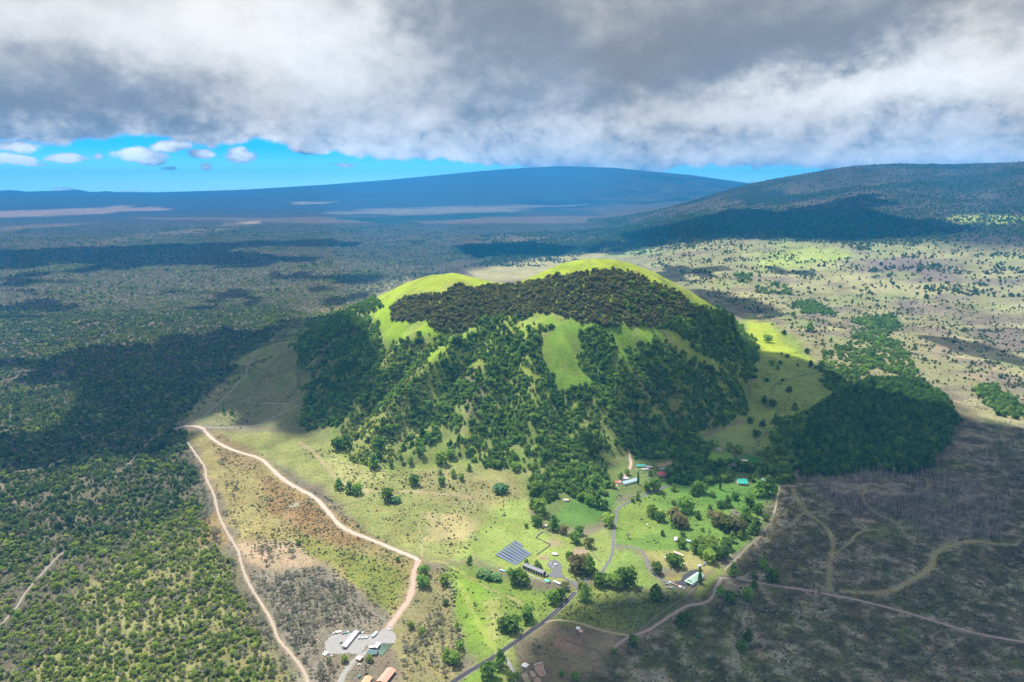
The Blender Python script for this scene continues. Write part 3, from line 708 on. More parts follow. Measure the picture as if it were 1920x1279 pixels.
# hue drift: greener and drier patches of a few metres to tens of metres
hd = t.ss(t.noise(pos, .06, 4, .65), .38, .64)
c = t.mix(t.m('MULTIPLY', t.ss(t.noise(t.v('ADD', pos, (77, 5, 9)), .035, 4, .6), .42, .66), .35), c, t.v('MULTIPLY', c, (1.22, .98, .9)))
c = t.mix(t.m('MULTIPLY', hd, .35), c, t.v('MULTIPLY', c, (.80, 1.05, .72)))
# tussocks and low cushions
vo = t.n('ShaderNodeTexVoronoi', feature='F1'); t.put(vo.inputs['Vector'], t.v('ADD', pos, t.v('SCALE', t.n('ShaderNodeTexNoise').outputs['Color'], sc=1.0))); vo.inputs['Scale'].default_value = .22
spot = t.ss(vo.outputs['Distance'], .42, .22)
rs = t.n('ShaderNodeSeparateColor'); t.put(rs.inputs[0], vo.outputs['Color'])
keep = t.ss(rs.outputs[0], t.m('SUBTRACT', 1.02, t.m('MULTIPLY', tf, .95)), t.m('SUBTRACT', 1.12, t.m('MULTIPLY', tf, .95)))
spotm = t.m('MULTIPLY', t.m('MULTIPLY', spot, keep), .75)
tc = t.mix(rs.outputs[1], (.075, .060, .034), (.060, .078, .026))
c = t.mix(spotm, c, tc)
t.put(bs.inputs['Base Color'], c); bs.inputs['Roughness'].default_value = 1.0
bs.inputs['Specular IOR Level'].default_value = 0.0
bp = t.n('ShaderNodeBump'); bp.inputs['Strength'].default_value = .9; bp.inputs['Distance'].default_value = 1.6
t.put(bp.inputs['Height'], t.m('ADD', t.m('MULTIPLY', n1, .7), t.m('ADD', t.m('MULTIPLY', n2, 1.6), t.m('MULTIPLY', spotm, 1.1))))
gm.node_tree.links.new(bp.outputs[0], bs.inputs['Normal'])
me.materials.append(gm)
tag(link('ground', me), kind='structure')
# ------------------------------------------------------------------ road ribbons
M['dirt'] = mat_plain('dirt', (.39, .325, .265), 1, .24, .12)
M['dirt_red'] = mat_plain('dirt_red', (.35, .265, .215), 1, .24, .12)
M['dirt_grey'] = mat_plain('dirt_grey', (.24, .21, .18), 1, .18, .25)
M['dirt_yellow'] = mat_plain('dirt_yellow', (.31, .27, .17), 1, .18, .25)
M['dirt_purple'] = mat_plain('dirt_purple', (.27, .215, .20), 1, .18, .25)
M['dirt_brown'] = mat_plain('dirt_brown', (.32, .265, .21), 1, .26, .12)
M['gravel'] = mat_plain('gravel', (.25, .24, .232), 1, .34, .12)
M['asphalt'] = mat_plain('asphalt', (.040, .042, .050), .9, .2, .3)
M['asphalt_old'] = mat_plain('asphalt_old', (.125, .125, .135), .9, .18, .3)
for k, ((nm, lb, pp, w, mk, sh, shw), q) in enumerate(zip(ROADS, RLINES)):
    L = np.arange(len(q))*5.0
    q2 = world_line(pp, 2.5, .7 if 'asphalt' not in nm else .0, k)
    T = np.gradient(q2, axis=0); T /= np.linalg.norm(T, axis=1)[:, None]+1e-9
    Nn = np.stack([-T[:, 1], T[:, 0]], 1)
    s = np.arange(len(q2))*2.5
    rag = 0.0 if 'asphalt' in nm else .36
    wl = w/2*(1+(fbm(s, s*0+k, 9, 3, 900+k)-.5)*2*rag); wr = w/2*(1+(fbm(s, s*0+k+70, 9, 3, 950+k)-.5)*2*rag)
    cols = [q2+Nn*(wl*f_)[:, None] for f_ in (1, .5)]+[q2]+[q2-Nn*(wr*f_)[:, None] for f_ in (.5, 1)]
    off = .22+.012*k+(.05 if 'asphalt' in nm else 0)
    v = []
    for i in range(5): v.append(np.column_stack([cols[i], gz(cols[i][:, 0], cols[i][:, 1])+off-(.18 if i in (0, 4) else 0)]))
    v = np.stack(v, 1).reshape(-1, 3)
    f_ = [(i*5+j, i*5+j+1, i*5+j+6, i*5+j+5) for i in range(len(q2)-1) for j in range(4)]
    o = link(nm, mesh(nm, v, f_, M[mk], True)); tag(o, lb, None, None, 'structure')
def yard(nm, poly, mk, label, off=.35, step=3.0, rag=2.0):
    x, y, z = at([p[0] for p in poly], [p[1] for p in poly])
    wp = smooth(list(zip(x, y))+[(x[0], y[0])], 5) if rag < 90 else np.array(list(zip(x, y)))
    xs = np.arange(wp[:, 0].min()-4, wp[:, 0].max()+4, step); ys = np.arange(wp[:, 1].min()-4, wp[:, 1].max()+4, step)
    gx, gy = np.meshgrid(xs, ys, indexing='ij')
    ins = sdist(gx, gy, [tuple(p) for p in wp])+(fbm(gx, gy, 9, 3, 5)-.5)*rag > 0
    id_ = -np.ones(gx.shape, int); v = []; f_ = []
    for i in range(gx.shape[0]-1):
        for j in range(gx.shape[1]-1):
            if ins[i, j] and ins[i+1, j+1] and ins[i+1, j] and ins[i, j+1]:
                q = []
                for a, b in ((i, j), (i+1, j), (i+1, j+1), (i, j+1)):
                    if id_[a, b] < 0: id_[a, b] = len(v); v.append((gx[a, b], gy[a, b], 0))
                    q.append(id_[a, b])
                f_.append(q)
    v = np.array(v); v[:, 2] = gz(v[:, 0], v[:, 1])+off
    tag(link(nm, mesh(nm, v, f_, M[mk], True)), label, None, None, 'structure')
yard('gravel_yard', [(622, 1190), (652, 1186), (700, 1188), (722, 1178), (742, 1186), (742, 1206), (715, 1208), (690, 1212), (676, 1228), (655, 1226), (625, 1228), (610, 1222), (608, 1206)], 'gravel', 'pale gravel works yard with parked cars and sheds', .20, 2.5)
yard('asphalt_yard', [(1281, 1078), (1294, 1070), (1310, 1068), (1312, 1080), (1300, 1095), (1284, 1099), (1262, 1093), (1275, 1088)], 'asphalt', 'dark asphalt car park beside the green roofed hall', .55, 1.5, .4)
yard('paved_yard', [(1024, 1060), (1030, 1052), (1046, 1051), (1053, 1060), (1054, 1075), (1060, 1082), (1040, 1084), (1028, 1080), (1034, 1070)], 'asphalt_old', 'lavender grey paved yard with white stone ring beside the long barn', .50, 1.5, .4)
yard('asphalt_drive', [(1050, 1080), (1062, 1084), (1078, 1090), (1100, 1088), (1102, 1092), (1090, 1098), (1084, 1106), (1078, 1102), (1072, 1094), (1056, 1086)], 'asphalt_old', 'grey drive from the gate to the barn yard', .62, 1.5, .4)
yard('paddock_ground', [(978, 1263), (994, 1259), (1006, 1267), (1012, 1276), (996, 1284), (986, 1280)], 'dirt_pen', 'reddish brown pens beside the white hut', .40, 1.6, .5) if 'dirt_pen' in M else None
# ------------------------------------------------------------------ clouds overhead (solid bodies 3.3 km above the camera; out of view, outlined so that their shade dapples the land)
SHADE = [
 [(-120, 700), (60, 680), (160, 650), (330, 618), (470, 618), (560, 596), (650, 590), (700, 640), (715, 690), (690, 735), (630, 785), (560, 822), (420, 802), (350, 822), (330, 870), (230, 860), (140, 900), (-120, 890)],
 [(1040, 850), (1120, 800), (1190, 760), (1230, 700), (1270, 640), (1320, 600), (1420, 648), (1490, 668), (1545, 692), (1600, 727), (1700, 745), (1800, 775), (2050, 830), (2050, 1400), (990, 1400), (968, 1240), (1020, 1172), (1100, 1130), (1250, 1108), (1340, 1082), (1400, 1030), (1450, 960), (1468, 905), (1400, 896), (1250, 900), (1150, 890)],
 [(1235, 494), (1330, 500), (1420, 504), (1330, 520), (1250, 512)],
 [(1290, 540), (1360, 548), (1440, 570), (1480, 592), (1400, 600), (1310, 574)],
 [(1430, 498), (1540, 505), (1520, 518), (1450, 514)],
 [(1120, 405), (1400, 392), (1780, 405), (1800, 440), (1600, 458), (1400, 450), (1180, 460)],
 [(-120, 470), (120, 465), (330, 445), (580, 436), (560, 455), (380, 480), (100, 505), (-120, 512)],
 [(300, 536), (420, 532), (480, 548), (400, 568), (310, 556)], [(490, 510), (600, 508), (580, 532), (505, 530)],
 [(840, 458), (1000, 452), (1085, 462), (1060, 480), (880, 484)], [(600, 560), (700, 545), (690, 560), (600, 580)],
 [(1700, 620), (1850, 640), (1960, 690), (1800, 670)],
 [(-100, 560), (60, 540), (200, 560), (100, 590), (-100, 600)],
 [(940, 1035), (1010, 1020), (1000, 1030)],
]
HOLES = [[(-120, 720), (30, 715), (130, 745), (110, 785), (30, 800), (-120, 800)], [(180, 1000), (350, 960), (420, 1000), (420, 1060), (200, 1060)],
         [(1130, 860), (1200, 850), (1190, 880), (1140, 890)]]
CALT = 4000.0
def axis(lo, hi, fine_lo, fine_hi, f, c):
    a = np.arange(fine_lo, fine_hi, f)
    l = np.arange(lo, fine_lo, c); h = np.arange(fine_hi+c, hi, c)
    return np.concatenate([l, a, h])
cxs = axis(-14000, 14000, -3300, 2600, 38, 210); cys = axis(-5000, 19000, 1500, 6800, 38, 210)
cgx, cgy = np.meshgrid(cxs, cys, indexing='ij')
hx, hy, hz = cgx.copy(), cgy.copy(), np.zeros_like(cgx)
for _ in range(4):
    tt_ = (CALT-hz)/SUN[2]
    hx = cgx-SUN[0]*tt_; hy = cgy-SUN[1]*tt_
    hz = gz(hx, hy)
spx, spy, sd_ = proj(hx, hy, hz)
inv_ = (hy > 300) & (spx > -150) & (spx < 2070) & (spy < 1330)
sh = np.full(cgx.shape, 0.0)
big = fbm(hx, hy, 1500, 4, 201)
k = inv_
spx2 = spx+(fbm(hx, hy, 160, 4, 211)-.5)*60*np.clip(1700/sd_, .05, 1.5); spy2 = spy+(fbm(hx, hy, 160, 4, 212)-.5)*34*np.clip(1700/sd_, .05, 1.5)
v_ = np.full(k.sum(), -1.0)
lw = sst(-spx[k], -620, -480)*sst(spy[k], 470, 560)
dv = 14+34*lw
for poly in SHADE: v_ = np.maximum(v_, np.clip(sdist(spx2[k], spy2[k], poly)/dv, -1, 1))
for poly in HOLES: v_ = np.minimum(v_, -np.clip(sdist(spx2[k], spy2[k], poly)/dv, -1, 1))
farw = sst(sd_[k], 3600, 6000)
v_ = np.maximum(v_, (fbm(hx[k]*.7, hy[k]*1.2, 900, 4, 221)-.56)*9*farw-(1-farw))
lw = sst(-spx[k], -620, -480)*sst(spy[k], 470, 560)
v_ = v_+(fbm(hx[k], hy[k], 230, 4, 231)-.5)*3.4*lw*sst(-np.abs(v_), -1.01, -.2)+(fbm(hx[k], hy[k], 240, 3, 233)-.60)*5*lw*(v_ < -.5)
sh[k] = v_
sh[~k] = (big[~k]-.50)*8
cm = np.clip(sh, -1, 1)
ci = -np.ones(cgx.shape, int)
on = cm > 0
vv = []; ff = []
on &= np.arctan2(CALT-CAMZ, np.hypot(cgx, cgy)) > R(16.5)
cell = on[:-1, :-1] & on[1:, :-1] & on[1:, 1:] & on[:-1, 1:]
use = np.zeros(cgx.shape, bool)
for a, b in ((slice(0, -1), slice(0, -1)), (slice(1, None), slice(0, -1)), (slice(1, None), slice(1, None)), (slice(0, -1), slice(1, None))): use[a, b] |= cell
ui, uj = np.where(use); ci[ui, uj] = np.arange(len(ui))
nn = len(ui)
thk = (25+85*np.clip(cm, 0, 1)**.6*(.4+fbm(cgx, cgy, 350, 4, 241)))[ui, uj]
bot = (40*np.clip(cm, 0, 1)*(fbm(cgx, cgy, 260, 4, 243)*3-.5))[ui, uj]
top = np.column_stack([cgx[ui, uj], cgy[ui, uj], CALT+thk]); btm = np.column_stack([cgx[ui, uj], cgy[ui, uj], CALT-bot])
I, J = np.where(cell)
q = np.stack([ci[I, J], ci[I+1, J], ci[I+1, J+1], ci[I, J+1]], 1)
ft = q; fb = q[:, ::-1]+nn
pad = np.zeros((cell.shape[0]+2, cell.shape[1]+2), bool); pad[1:-1, 1:-1] = cell
sides = []
for (di, dj, e) in ((-1, 0, (3, 0)), (1, 0, (1, 2)), (0, -1, (0, 1)), (0, 1, (2, 3))):
    nb = pad[1+I+di, 1+J+dj]
    s_ = q[~nb]
    sides.append(np.stack([s_[:, e[0]], s_[:, e[0]]+nn, s_[:, e[1]]+nn, s_[:, e[1]]], 1))
F2 = np.concatenate([ft, fb]+sides)
V2 = np.concatenate([top, btm])
cme = bpy.data.meshes.new('clouds')
cme.vertices.add(len(V2)); cme.vertices.foreach_set('co', V2.astype(np.float32).ravel())
cme.loops.add(F2.size); cme.loops.foreach_set('vertex_index', F2.ravel().astype(np.int32))
cme.polygons.add(len(F2)); cme.polygons.foreach_set('loop_start', np.arange(0, F2.size, 4, dtype=np.int32))
cme.update(calc_edges=True); cme.polygons.foreach_set('use_smooth', [True]*len(F2))
cmat = bpy.data.materials.new('cloud'); cmat.use_nodes = True
nt = cmat.node_tree; nt.nodes.clear(); t = G(nt)
d1 = t.n('ShaderNodeBsdfDiffuse'); d1.inputs[0].default_value = (.92, .93, .95, 1)
d2 = t.n('ShaderNodeBsdfTranslucent'); d2.inputs[0].default_value = (.90, .93, .98, 1)
mx = t.n('ShaderNodeMixShader'); mx.inputs[0].default_value = .72
nt.links.new(d1.outputs[0], mx.inputs[1]); nt.links.new(d2.outputs[0], mx.inputs[2])
o = t.n('ShaderNodeOutputMaterial'); nt.links.new(mx.outputs[0], o.inputs[0])
cme.materials.append(cmat)
tag(link('clouds', cme), 'unseen broken cloud deck over the ranch, shaped to shade the land', 'cloud', None, 'stuff')
# ------------------------------------------------------------------ haze
zlo = float(GZ.min())-1; ztop = float(max(GZ.max(), CAMZ))+40
bx = 39000
hv = [(x, y, z) for z in (zlo, ztop) for x, y in ((-bx, -bx), (bx, -bx), (bx, bx), (-bx, bx))]
hm = bpy.data.materials.new('haze'); hm.use_nodes = True
nt = hm.node_tree; nt.nodes.clear()
pv = nt.nodes.new('ShaderNodeVolumePrincipled')
pv.inputs['Color'].default_value = (.02, .40, 1.0, 1)
pv.inputs['Density'].default_value = 3.7e-5
pv.inputs['Anisotropy'].default_value = 0.0
o = nt.nodes.new('ShaderNodeOutputMaterial'); nt.links.new(pv.outputs[0], o.inputs['Volume'])
tag(link('haze', mesh('haze', hv, [(0, 3, 2, 1), (4, 5, 6, 7), (0, 1, 5, 4), (1, 2, 6, 5), (2, 3, 7, 6), (3, 0, 4, 7)], hm)), kind='stuff')
# ------------------------------------------------------------------ plant prototypes
def leafset(lobes, n, size, rs, flat=1.0, tilt=.36):
    v = []; f = []
    tot = sum(l[3]**2 for l in lobes)
    for (cx, cy, cz, rr) in lobes:
        for _ in range(max(3, int(n*rr*rr/tot))):
            d = rs.normal(size=3); d /= np.linalg.norm(d)
            if d[2] < -.45: d[2] *= -1
            p = np.array([cx, cy, cz])+d*rr*rs.uniform(.72, 1.08)*np.array([1, 1, flat])
            nrm = d+rs.normal(size=3)*tilt; nrm /= np.linalg.norm(nrm)
            a = np.cross(nrm, rs.normal(size=3)); a /= np.linalg.norm(a); b = np.cross(nrm, a)
            s = size*rs.uniform(.65, 1.3); k = len(v)
            v += [p-a*s-b*s*.7, p+a*s-b*s*.5+nrm*s*.15, p+a*s*.8+b*s*.8, p-a*s*.6+b*s*.9+nrm*s*.2]
            f.append((k, k+1, k+2, k+3))
    return v, f
def tube(p0, p1, r0, r1, n=5):
    p0 = np.array(p0, float); p1 = np.array(p1, float); d = p1-p0; d /= np.linalg.norm(d)
    a = np.cross(d, (0.3, .9, .1)); a /= np.linalg.norm(a); b = np.cross(d, a)
    v = []; 
    for p, r in ((p0, r0), (p1, r1)):
        for i in range(n):
            an = 2*math.pi*i/n; v.append(p+a*math.cos(an)*r+b*math.sin(an)*r)
    f = [(i, (i+1) % n, n+(i+1) % n, n+i) for i in range(n)]+[tuple(range(n-1, -1, -1)), tuple(range(n, 2*n))]
    return v, f
def joinvf(parts):
    V = []; F_ = []
    for v, f in parts:
        k = len(V); V += list(v); F_ += [tuple(i+k for i in q) for q in f]
    return V, F_
def make_plant(kind, seed):
    rs = np.random.default_rng(seed)
    L = []
    if kind in ('broadleaf', 'plain') and seed % 100 == 2:
        H = 10.5       # the taller, pointed form of the same tree
        for i in range(9):
            an = i*2.4; z = H*(.16+.085*i); q = 2.3*(1-i/9.5)
            L.append((q*math.cos(an), q*math.sin(an), z, (2.35-.14*i)*rs.uniform(.85, 1.1)))
        leaf = leafset(L, 150, .85, rs, .95)
        tr = [tube((0, 0, -1), (0, 0, H*.6), .35, .15)]
    elif kind in ('broadleaf', 'woodland', 'brown', 'plain', 'teal'):
        H = 8.2; Rr = 4.4
        nl = 7
        for i in range(5):
            an = i*1.257+.4; q = rs.uniform(2.1, 2.7)
            L.append((q*math.cos(an), q*math.sin(an), rs.uniform(1.7, 2.6), rs.uniform(1.5, 2.1)))
        for i in range(nl):
            an = i*2.4+rs.uniform(-.4, .4); q = rs.uniform(.35, .62)*Rr*(0 if i == 0 else 1)
            L.append((q*math.cos(an), q*math.sin(an), H*(.66 if i else .76)+rs.uniform(-1.1, .8), rs.uniform(1.7, 2.6)))
        leaf = leafset(L, 170, .90 if kind != 'brown' else .85, rs, .85)
        tr = [tube((0, 0, -1), (rs.uniform(-.3, .3), 0, H*.45), .42, .26)]
        for i in range(6, 10): tr.append(tube((0, 0, H*.3), (L[i][0]*.9, L[i][1]*.9, L[i][2]), .18, .07, 4))
    elif kind == 'oval':
        H = 12.0
        for i in range(9):
            an = i*2.4; q = rs.uniform(1.2, 2.0)*(i > 0)
            L.append((q*math.cos(an), q*math.sin(an), H*(.86 if i == 0 else .80-.05*i), rs.uniform(1.5, 2.1)))
        leaf = leafset(L, 130, .85, rs, .9)
        tr = [tube((0, 0, -1), (0, 0, H*.7), .3, .12)]
    elif kind == 'tall':
        H = 15.0
        for i in range(8):
            an = i*2.4; z = H*(.38+.075*i); q = 2.0*(1-.09*i)*rs.uniform(.5, 1)
            L.append((q*math.cos(an), q*math.sin(an), z, rs.uniform(1.5, 2.3)*(1.15-.06*i)))
        leaf = leafset(L, 130, .9, rs, .95)
        tr = [tube((0, 0, -1), (0, 0, H*.8), .35, .12)]+[tube((0, 0, l[2]-1.5), (l[0], l[1], l[2]), .1, .04, 4) for l in L[:5]]
    elif kind == 'cone':
        H = 14.0
        for i in range(7):
            z = H*(.22+.12*i); w = 2.9*(1-i/7.6)
            for k in range(3 if i < 5 else 1):
                an = k*2.1+i; L.append((w*.55*math.cos(an), w*.55*math.sin(an), z, .55+w*.42))
        leaf = leafset(L, 130, .85, rs, .8)
        tr = [tube((0, 0, -1), (0, 0, H*.85), .32, .08)]
    elif kind == 'cypress':
        H = 13.0
        for i in range(8): L.append((0, 0, H*(.12+.115*i), 1.15*(1-.085*i)))
        leaf = leafset(L, 110, .6, rs, 1.3)
        tr = [tube((0, 0, -1), (0, 0, H*.5), .25, .1)]
    elif kind == 'shrub':
        for i in range(5):
            an = i*1.9; L.append((1.1*math.cos(an)*(i > 0), 1.1*math.sin(an)*(i > 0), .75+rs.uniform(-.2, .3), rs.uniform(.7, 1.2)))
        leaf = leafset(L, 60, .52, rs, .75)
        tr = [tube((0, 0, -.4), (0.1, 0, .8), .12, .05, 4)]
    elif kind == 'grey':    # half bare, twiggy crown
        H = 7.5
        for i in range(7):
            an = i*2.4; q = rs.uniform(1.4, 2.8)*(i > 0)
            L.append((q*math.cos(an), q*math.sin(an), H*.68+rs.uniform(-1.2, .9), rs.uniform(1.2, 2.0)))
        leaf = leafset(L, 90, .62, rs, .8, 1.2)
        tr = [tube((0, 0, -1), (.2, 0, H*.4), .32, .2)]+[tube((0, 0, H*.3), (l[0]*1.2, l[1]*1.2, l[2]+.8), .13, .05, 4) for l in L[1:]]
    elif kind == 'snag':
        H = 12.0
        tr = [tube((0, 0, -1), (rs.uniform(-.7, .7), rs.uniform(-.5, .5), H), .34, .10)]
        leaf_parts = []
        for i in range(9):
            z = H*rs.uniform(.4, .97); an = rs.uniform(0, 6.28); l_ = rs.uniform(1.0, 2.6)
            leaf_parts.append(tube((0, 0, z), (l_*math.cos(an), l_*math.sin(an), z+l_*.7), .11, .04, 3))
        leaf = joinvf(leaf_parts)
    elif kind == 'dead':
        H = 7.0; leaf_parts = []
        tr = [tube((0, 0, -1), (.3, .2, H*.4), .4, .25)]
        for i in range(14):
            an = rs.uniform(0, 6.28); l_ = rs.uniform(2.2, 5.0)
            leaf_parts.append(tube((.2, .1, H*.3), (l_*math.cos(an), l_*math.sin(an), H*rs.uniform(.4, 1.0)), .2, .06, 3))
        leaf = joinvf(leaf_parts)
    elif kind == 'scrub':
        for i in range(7):
            an = i*2.4; q = .5*i*.8; L.append((q*math.cos(an), q*math.sin(an), .6+rs.uniform(-.2, .3), rs.uniform(.6, 1.1)))
        leaf = leafset(L, 70, .6, rs, .6, .9)
        tr = [tube((0, 0, -.4), (0.1, 0, .5), .1, .05, 4)]
    return leaf, joinvf(tr)
KIND = { # key: (mesh kind, leaf material, bark, object name, crown part name, real width)
 'green': ('broadleaf', 'leaf_green', 'bark', 'hillside_tree', 9.0), 'bright': ('woodland', 'leaf_bright', 'bark_pale', 'woodland_tree', 9.0),
 'grey': ('grey', 'leaf_grey', 'bark_pale', 'dry_tree', 7.5), 'brown': ('brown', 'leaf_brown', 'bark', 'koa_tree', 9.0),
 'dark': ('oval', 'leaf_dark', 'bark', 'plantation_tree', 7.0), 'conif': ('cone', 'leaf_green', 'bark', 'conical_tree', 6.5),
 'plain': ('plain', 'leaf_plain', 'bark', 'pasture_tree', 9.0), 'teal': ('teal', 'leaf_teal', 'bark_pale', 'broad_shrub_tree', 9.0),
 'shrub': ('shrub', 'leaf_scrub', 'bark', 'low_shrub', 4.0), 'snag': ('snag', 'twig', 'twig', 'dead_tree', 5.0), 'dead': ('dead', 'twig', 'twig', 'bleached_tree', 9.0),
 'cypress': ('cypress', 'leaf_dark', 'bark', 'cypress_tree', 2.4), 'scrub': ('scrub', 'leaf_scrub', 'bark', 'scrub_bush', 6.0)}
PROTO = {}
for ki, (kk, (mk, lm, bk, nm, w)) in enumerate(KIND.items()):
    vs = []
    for s in range(3):
        (lv, lf), (tv, tf_) = make_plant(mk, 100*ki+s)
        cme_ = mesh('crown', lv, lf, M[lm]); tme = mesh('trunk', tv, tf_, M[bk])
        jv, jf = joinvf([(lv, lf), (tv, tf_)])
        jm = mesh(nm+'_form', jv, jf, M[lm]); jm.materials.append(M[bk])
        mi = np.zeros(len(jf), np.int32); mi[len(lf):] = 1; jm.polygons.foreach_set('material_index', mi)
        vs.append((cme_, tme, jm))
    PROTO[kk] = vs
def plant(kk, x, y, width, label, group=None, hs=1.0, seed=None, nm=None):
    rs = random.Random(seed if seed is not None else int(x*7+y*13))
    cme_, tme, _ = PROTO[kk][rs.randrange(3)]
    s = width/KIND[kk][4]
    z = float(gz(x, y))
    e = empty(nm or KIND[kk][3], (x, y, z-.1), rs.uniform(0, 6.28), label, 'shrub' if kk in ('shrub', 'scrub') else 'tree', group)
    e.scale = (s, s*rs.uniform(.9, 1.1), s*hs)
    link('branches' if kk in ('snag', 'dead') else 'crown', cme_, e); link('trunk', tme, e)
    return e
fcol = {}
def scatter(name, kk, P3, scl, label, cat='tree'):
    """the ones past the 300 largest: one object of points, the same forms set on them"""
    n = len(P3)
    if n == 0: return
    if kk not in fcol:
        c = bpy.data.collections.new('forms_'+kk)
        for i, (_, _, jm) in enumerate(PROTO[kk]): c.objects.link(bpy.data.objects.new(KIND[kk][3]+'_form', jm))
        fcol[kk] = c
    me = bpy.data.meshes.new(name); me.vertices.add(n)
    me.vertices.foreach_set('co', P3.astype(np.float32).ravel())
    def at_(nm_, ty, a):
        q = me.attributes.new(nm_, ty, 'POINT'); q.data.foreach_set('vector' if ty == 'FLOAT_VECTOR' else 'value', a.ravel())
    at_('scl', 'FLOAT_VECTOR', scl.astype(np.float32)); at_('idx', 'INT', rng.integers(0, 3, n).astype(np.int32))
    rot = np.zeros((n, 3), np.float32); rot[:, 2] = rng.uniform(0, 6.28, n); at_('rot', 'FLOAT_VECTOR', rot)
    o = link(name, me)
    ng = bpy.data.node_groups.new('scatter', 'GeometryNodeTree')
    ng.interface.new_socket('Geometry', in_out='INPUT', socket_type='NodeSocketGeometry'); ng.interface.new_socket('Geometry', in_out='OUTPUT', socket_type='NodeSocketGeometry')
    N = ng.nodes; gi = N.new('NodeGroupInput'); go = N.new('NodeGroupOutput')
    ip = N.new('GeometryNodeInstanceOnPoints'); ci_ = N.new('GeometryNodeCollectionInfo')
    ci_.inputs['Collection'].default_value = fcol[kk]; ci_.inputs['Separate Children'].default_value = True; ci_.inputs['Reset Children'].default_value = True
    def na(nm_, ty):
        q = N.new('GeometryNodeInputNamedAttribute'); q.data_type = ty; q.inputs['Name'].default_value = nm_; return q.outputs['Attribute']
    ln = ng.links.new
    ln(gi.outputs[0], ip.inputs['Points']); ln(ci_.outputs[0], ip.inputs['Instance']); ip.inputs['Pick Instance'].default_value = True
    ln(na('idx', 'INT'), ip.inputs['Instance Index']); ln(na('rot', 'FLOAT_VECTOR'), ip.inputs['Rotation']); ln(na('scl', 'FLOAT_VECTOR'), ip.inputs['Scale'])
    ln(ip.outputs[0], go.inputs[0])
    md = o.modifiers.new('scatter', 'NODES'); md.node_group = ng
    tag(o, label, cat, None, 'stuff')
